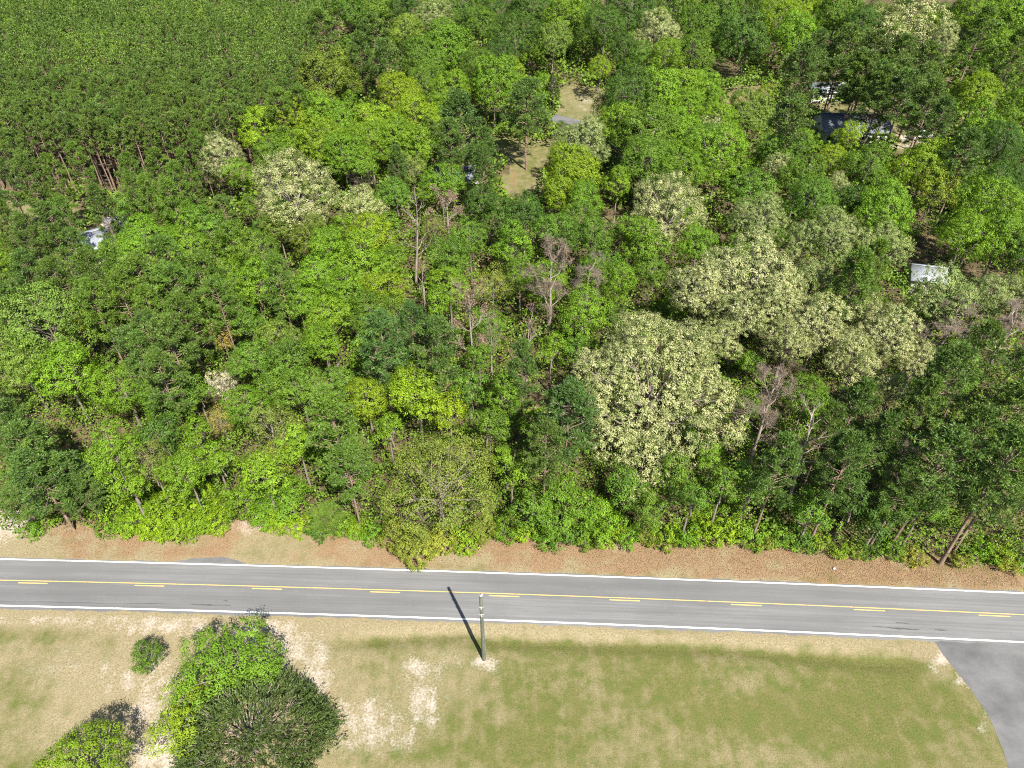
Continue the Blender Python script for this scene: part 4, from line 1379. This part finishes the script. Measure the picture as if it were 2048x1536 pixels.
# dark columnar cedar at the far lane
def cedar(px0, py0, wpx, ptop, label):
    rng = np.random.default_rng(6)
    b = at(px0, py0)
    v = -(ptop - H_PX / 2) / F_PX
    H = CAM_H + b[1] * (-SP + v * CP) / (CP + v * SP)
    R = wpx * to_px(b[0], b[1], H * 0.4)[2] / F_PX / 2
    root = bpy.data.objects.new('cedar_tree', None)
    COL.objects.link(root)
    root.location = (float(b[0]), float(b[1]), 0)
    root['label'], root['category'] = label, 'tree'
    n = 2600
    f = rng.random(n)
    az = rng.uniform(0, 6.28, n)
    rr = R * np.sin(np.pi * np.clip(0.22 + 0.78 * f, 0, 1)) ** 0.8 * rng.uniform(0.7, 1.05, n)
    C = np.c_[rr * np.cos(az), rr * np.sin(az), 0.3 + (H - 0.3) * f]
    N = unit(np.c_[np.cos(az), np.sin(az), np.full(n, 0.4)] + rng.normal(size=(n, 3)) * 0.4)
    V, F = leaf_quads(C, N, rng.uniform(0.3, 0.55, n), rng, 0.4)
    c = obj('crown', mesh_np('cedar_crown', V, F, M_NEEDLE, {'tone': ('FACE', rng.random(n)), 'bloom': ('FACE', np.zeros(n))}), root)
    c.color = (0.050, 0.058, 0.020, 0.0)
    obj('trunk', mesh_np('cedar_trunk', *tubes([(np.array([[0, 0, -0.1], [0, 0, H * 0.9]]), np.array([0.2, 0.05]))], 7), M_BARK, smooth=True), root)


cedar(1103, 215, 30, 148, 'dark columnar cedar at the end of the far paved lane')

# ------------------------------------------------------------------ utility pole
M_POLE = mat_bark('treated_pole_wood', (0.085, 0.095, 0.072), (0.15, 0.155, 0.12), 5.0)
M_METAL = mat_plain('galvanised_metal', (0.55, 0.55, 0.54), 0.45, 0.5, 0.6)
M_PORC = mat_plain('porcelain', (0.72, 0.72, 0.70), 0.3, 0.5)


def utility_pole():
    root = bpy.data.objects.new('utility_pole', None)
    COL.objects.link(root)
    root.location = (float(_base[0]), float(_base[1]), 0)
    root['label'] = 'single wooden utility pole without wires at the road edge of the lawn'
    root['category'] = 'utility pole'
    h = POLE_H
    z = np.array([-0.3, 0.0, 0.25, h * 0.5, h - 0.03, h])
    obj('pole', mesh_np('pole', *tubes([(np.c_[np.zeros(6), np.zeros(6), z], np.array([0.215, 0.212, 0.205, 0.175, 0.145, 0.12]))], 14), M_POLE, smooth=True), root)
    obj('pole_cap', mesh_np('pole_cap', *tubes([(np.array([[0, 0, h - 0.012], [0, 0, h + 0.018], [0, 0, h + 0.04]]), np.array([0.15, 0.15, 0.01]))], 14), M_METAL), root)
    pin = [(np.array([[0.10, -0.09, h - 0.55], [0.12, -0.11, h - 0.1], [0.12, -0.11, h + 0.22]]), np.array([0.02, 0.02, 0.016]))]
    pn = obj('insulator_pin', mesh_np('insulator_pin', *tubes(pin, 8), M_METAL), root)
    zs = np.array([0.14, 0.16, 0.2, 0.22, 0.26, 0.3, 0.34])
    obj('insulator', mesh_np('insulator', *tubes([(np.c_[np.full(7, 0.12), np.full(7, -0.11), h + zs], np.array([0.03, 0.075, 0.045, 0.07, 0.04, 0.055, 0.012]))], 12), M_PORC, smooth=True), pn)
    for zz, sx in ((h - 1.55, 1), (h - 2.75, -1)):
        bk = obj('bracket', mesh_np('bracket', *tubes([(np.array([[0, -0.12, zz], [0.0, -0.34, zz]]), np.array([0.03, 0.03])), (np.array([[-0.2, -0.18, zz], [0.2, -0.18, zz]]), np.array([0.025, 0.025]))], 6), M_METAL), root)
        obj('spool_insulator', mesh_np('spool_insulator', *tubes([(np.array([[0, -0.28, zz - 0.07], [0, -0.28, zz - 0.03], [0, -0.28, zz + 0.03], [0, -0.28, zz + 0.07]]), np.array([0.07, 0.05, 0.05, 0.07]))], 12), M_PORC, smooth=True), bk)
    obj('ground_wire', mesh_np('ground_wire', *tubes([(np.array([[0.21, -0.06, 0.0], [0.19, -0.06, 2.5], [0.155, -0.05, h * 0.75]]), np.array([0.012, 0.012, 0.012]))], 5), M_METAL), root)


utility_pole()

# ------------------------------------------------------------------ houses glimpsed between the crowns
M_ROOFS = {'white': mat_plain('white_roof', (0.62, 0.63, 0.64), 0.5, 0.4, 0.0, 0.1), 'grey': mat_plain('grey_metal_roof', (0.34, 0.36, 0.385), 0.5, 0.4, 0.1, 0.25), 'slate': mat_plain('grey_shingle_roof', (0.15, 0.16, 0.185), 0.8, 0.2, 0.0, 0.25, 1.0)}
M_WALL = mat_plain('pale_siding', (0.50, 0.48, 0.45), 0.7, 0.3)
M_GLASS = mat_plain('window_glass', (0.03, 0.035, 0.04), 0.1, 0.6)
M_DOOR = mat_plain('painted_door', (0.30, 0.22, 0.17), 0.6, 0.3)
M_FRAME = mat_plain('white_trim', (0.7, 0.7, 0.68), 0.6, 0.3)


def house(px, py, w, d, wall_h, rise, rot, roof, label, name='house'):
    b = at(px, py, wall_h + rise * 0.5)
    root = bpy.data.objects.new(name, None)
    COL.objects.link(root)
    root.location = (float(b[0]), float(b[1]), 0)
    root.rotation_euler = (0, 0, rot)
    root['label'], root['category'] = label, 'house'
    hw, hd = w / 2, d / 2
    # gabled wall shell
    V = [(-hw, -hd, 0), (hw, -hd, 0), (hw, hd, 0), (-hw, hd, 0), (-hw, -hd, wall_h), (hw, -hd, wall_h), (hw, hd, wall_h), (-hw, hd, wall_h), (-hw, 0, wall_h + rise - 0.05), (hw, 0, wall_h + rise - 0.05)]
    me = bpy.data.meshes.new('wall')
    me.from_pydata(V, [], [(0, 1, 5, 4), (2, 3, 7, 6), (1, 2, 6, 9, 5), (3, 0, 4, 8, 7), (4, 5, 9, 8), (6, 7, 8, 9)])
    me.materials.append(M_WALL)
    obj('wall', me, root)
    o_, t = 0.45, 0.14
    zE = wall_h - rise * o_ / hd
    ht = wall_h + rise
    RVs, RFs = [], []
    for sgn in (-1, 1):
        a = [(-hw - o_, sgn * (hd + o_), zE), (hw + o_, sgn * (hd + o_), zE), (hw + o_, 0, ht), (-hw - o_, 0, ht)]
        VV_ = np.array([(p[0], p[1], p[2] + 0.02) for p in a] + [(p[0], p[1], p[2] + t) for p in a])
        RVs.append((VV_, np.array([(0, 1, 2, 3), (7, 6, 5, 4), (0, 4, 5, 1), (1, 5, 6, 2), (2, 6, 7, 3), (3, 7, 4, 0)])))
    rf = None
    for VV_, F_ in RVs:
        rf = obj('roof', mesh_np('roof', VV_, F_, M_ROOFS[roof]), root)
    ribs = []
    for k in range(int(w / 0.9) + 1):
        x = -hw - o_ + 0.05 + k * (w + 2 * o_ - 0.1) / int(w / 0.9)
        for sgn in (-1, 1):
            ribs.append((np.array([[x, sgn * (hd + o_), zE + t + 0.01], [x, 0, ht + t + 0.01]]), np.array([0.03, 0.03])))
    obj('ridge_cap', mesh_np('ridge_cap', *box_vf((-hw - o_, -0.18, ht + 0.10), (hw + o_, 0.18, ht + t + 0.05)), M_ROOFS[roof]), rf)
    for x in np.linspace(-hw + 1.4, hw - 1.4, max(2, int(w / 3))):
        isdoor = abs(x) < 1.0
        z0, z1, hw_ = (0.05, 2.1, 0.48) if isdoor else (0.95, 2.05, 0.55)
        nm = 'door' if isdoor else 'window'
        fo = obj(nm, mesh_np(nm, *box_vf((x - hw_ - 0.08, -hd - 0.05, z0 - 0.08), (x + hw_ + 0.08, -hd + 0.02, z1 + 0.08)), M_FRAME), root)
        obj('door_leaf' if isdoor else 'pane', mesh_np('pane', *box_vf((x - hw_, -hd - 0.07, z0), (x + hw_, -hd - 0.045, z1)), M_DOOR if isdoor else M_GLASS), fo)
    if rise > 1.4:
        obj('chimney', mesh_np('chimney', *box_vf((hw * 0.4, 0.5, wall_h), (hw * 0.4 + 0.6, 1.1, ht + 0.6)), M_DOOR), rf)


house(1856, 540, 4.4, 4.4, 2.6, 1.2, -0.25, 'grey', 'small white-roofed shed in a dark gap at the right edge of the wood', 'shed')
house(184, 474, 9.5, 8.5, 3.8, 1.6, 0.7, 'grey', 'house with pale grey metal roof among the pines on the left')
house(1655, 172, 8.5, 5.0, 2.6, 1.2, 0.05, 'grey', 'white-roofed long building behind the pine grove')
house(1706, 238, 14.0, 9.0, 2.8, 2.2, -0.05, 'slate', 'large house with shaded slate-grey roof under the tall pines')
house(912, 342, 8.0, 5.0, 2.5, 1.2, 0.25, 'slate', 'pale cottage half hidden between pines left of the clearing')
house(248, 440, 6.0, 4.0, 2.2, 0.9, 0.1, 'grey', 'small grey-roofed outbuilding behind the pale metal roof', 'shed')

# white pickup in the sandy yard
M_CAR = mat_plain('white_car_paint', (0.72, 0.72, 0.72), 0.3, 0.5, 0, 0.03)
M_TYRE = mat_plain('tyre_rubber', (0.02, 0.02, 0.02), 0.8, 0.2)


def pickup(px, py, rot, label):
    b = at(px, py, 0.8)
    root = bpy.data.objects.new('parked_pickup', None)
    COL.objects.link(root)
    root.location = (float(b[0]), float(b[1]), 0)
    root.rotation_euler = (0, 0, rot)
    root['label'], root['category'] = label, 'pickup'
    prof = [(-2.7, 0.45), (2.65, 0.45), (2.7, 0.9), (1.45, 1.08), (0.75, 1.72), (-0.6, 1.75), (-0.75, 1.12), (-2.7, 1.1)]
    V = [(x, -0.92, z) for x, z in prof] + [(x, 0.92, z) for x, z in prof]
    n_ = len(prof)
    me = bpy.data.meshes.new('body')
    me.from_pydata(V, [], [tuple(range(n_))[::-1], tuple(range(n_, 2 * n_))] + [(i, (i + 1) % n_, n_ + (i + 1) % n_, n_ + i) for i in range(n_)])
    me.materials.append(M_CAR)
    body = obj('body', me, root)
    obj('windscreen', mesh_np('windscreen', [(1.40, -0.78, 1.145), (1.40, 0.78, 1.145), (0.83, 0.74, 1.665), (0.83, -0.74, 1.665)], [(0, 1, 2, 3)], M_GLASS), body)
    obj('cargo_bed', mesh_np('cargo_bed', *box_vf((-2.6, -0.78, 1.08), (-0.85, 0.78, 1.125)), M_TYRE), body)
    for sy in (-1, 1):
        obj('side_window', mesh_np('side_window', [(0.95, sy * 0.926, 1.18), (-0.5, sy * 0.926, 1.18), (-0.48, sy * 0.926, 1.62), (0.6, sy * 0.926, 1.6)], [(0, 1, 2, 3)], M_GLASS), body)
        for wx in (-1.75, 1.75):
            T = tubes([(np.array([[wx, sy * 0.74, 0.38], [wx, sy * 0.76, 0.38], [wx, sy * 0.95, 0.38], [wx, sy * 0.97, 0.38]]), np.array([0.02, 0.38, 0.38, 0.2]))], 16)
            wl = obj('wheel', mesh_np('wheel', *T, M_TYRE), root)
            obj('rim', mesh_np('rim', *tubes([(np.array([[wx, sy * 0.95, 0.38], [wx, sy * 0.985, 0.38], [wx, sy * 0.99, 0.38]]), np.array([0.2, 0.2, 0.01]))], 12), M_METAL), wl)


pickup(1842, 270, 0.3, 'white pickup parked in the sandy yard right of the pine grove')

# scrap of white litter on the far verge
rng = np.random.default_rng(2)
V, F = tubes([(np.c_[np.linspace(-0.22, 0.22, 7), rng.normal(size=7) * 0.02, 0.14 + rng.normal(size=7) * 0.02], np.array([0.02, 0.13, 0.17, 0.15, 0.18, 0.12, 0.02]))], 9)
V += rng.normal(size=V.shape) * 0.02
V = V * 0.7
b = at(1668, 1138)
obj('litter_bag', mesh_np('litter_bag', V, F, mat_plain('thin_white_plastic', (0.55, 0.55, 0.54), 0.6, 0.3)), None, (b[0], b[1], 0.0), 'crumpled white bag lying on the brown far verge', 'litter')

# ------------------------------------------------------------------ labels that say which one
LAND = [('the huge cream oak', 1340, 790), ('the white dogwood', 460, 775), ('the big olive roadside tree', 880, 980), ('the tallest bare tree', 1095, 580),
        ('the broken pale snag', 842, 580), ('the white shed roof', 1855, 545), ('the pale metal roof', 185, 475), ('the shaded slate-grey roof', 1705, 238),
        ('the far white roof', 1655, 172), ('the lone clearing pine', 1056, 230), ('the far paved lane', 1145, 250), ('the dark columnar cedar', 1103, 180),
        ('the plantation-side cream oak', 590, 388), ('the topmost great oak', 1812, 56), ('the dead leaning tree', 1600, 930), ('the leaning roadside pine', 1940, 1040),
        ('the upper golden tree', 448, 684), ('the lower golden tree', 448, 856), ('the mid-wood yellow tree', 836, 800), ('the plantation front', 120, 350),
        ('the brown withered tree', 946, 650), ('the left sand patch', 30, 1040), ('the reddish bare crown', 899, 430), ('the pale forked snag', 824, 460),
        ('the sandy verge notch', 495, 1060), ('the pinkish bare tree', 1512, 830), ('the olive plantation-corner tree', 656, 158), ('the far black oak', 1486, 78),
        ('the utility pole', 968, 1200), ('the dark hollow', 1080, 785), ('the white pickup', 1842, 270), ('the pale open-crowned tree', 102, 660),
        ('the teal pine', 1134, 838), ('the litter bag', 1668, 1138), ('the white dead stem', 1236, 330), ('the pale cottage', 912, 346), ('the small yard bush', 1538, 190)]
COLN = {'By': 'yellow-green', 'Bg': 'bright green', 'Bm': 'mid-green', 'Bd': 'dark green', 'Bp': 'pale green', 'Bo': 'olive', 'Oo': 'olive-brown', 'Oy': 'yellowish', 'Ol': 'golden', 'Op': 'pale olive',
        'Ow': 'white', 'C1': 'cream-flowering', 'C2': 'pale-flowering', 'C3': 'faintly flowering', 'Pd': 'dark', 'Pm': 'olive-green', 'Po': 'olive', 'Pt': 'blue-green',
        'Sy': 'yellow-green', 'Sg': 'bright green', 'Sd': 'dark green', 'So': 'olive', 'X1': 'grey', 'X2': 'brown'}
NOUN = {'B': 'broadleaf tree', 'O': 'loose-crowned tree', 'C': 'oak', 'P': 'pine', 'S': 'verge shrub', 'X': 'bare tree'}
GRP = {'B': 'broadleaf trees of the mixed wood', 'O': 'loose-crowned trees of the mixed wood', 'C': 'flowering oaks of the mixed wood', 'P': 'pines of the mixed wood', 'S': 'shrubs along the far verge', 'X': 'bare and withered trees'}
ORD = ['closest', 'second closest', 'third closest', 'fourth closest', 'fifth closest', 'sixth closest', 'seventh closest', 'eighth closest', 'ninth closest', 'tenth closest', 'eleventh closest', 'twelfth closest', 'thirteenth closest', 'fourteenth closest', 'fifteenth closest', 'sixteenth closest']
seen = {}
for t in TREES:
    if t['label']:
        t['root']['label'] = t['label']
    s = t['code'][0]
    if not t['group'] and s in GRP and not t['root'].name.startswith(('lawn', 'round', 'dog')):
        t['root']['group'] = GRP[s]
    if t['label']:
        continue
    cx, cy, w = t['px']
    best = sorted((math.hypot(cx - a, cy - b_), ph, a, b_) for ph, a, b_ in LAND if math.hypot(cx - a, cy - b_) > 14)[0]
    ang = math.degrees(math.atan2(best[3] - cy, cx - best[2])) % 360
    dr_ = ['right of', 'behind and right of', 'behind', 'behind and left of', 'left of', 'in front-left of', 'in front of', 'in front-right of'][int(((ang + 22.5) % 360) // 45)]
    size = 'small' if t['R'] < 2.3 else 'large' if t['R'] > 4.3 else ''
    if s in 'SX':
        size = ''
    key = (size, COLN[t['code']], 'understory tree' if t['root'].name.startswith('under') else NOUN[s], dr_, best[1])
    seen.setdefault(key, []).append((best[0], t))
for key, lst in seen.items():
    lst.sort(key=lambda q: q[0])
    for i, (dist, t) in enumerate(lst):
        base_ = ' '.join(k_ for k_ in key if k_)
        t['root']['label'] = base_ if len(lst) == 1 else base_ + ', ' + ORD[min(i, 15)]
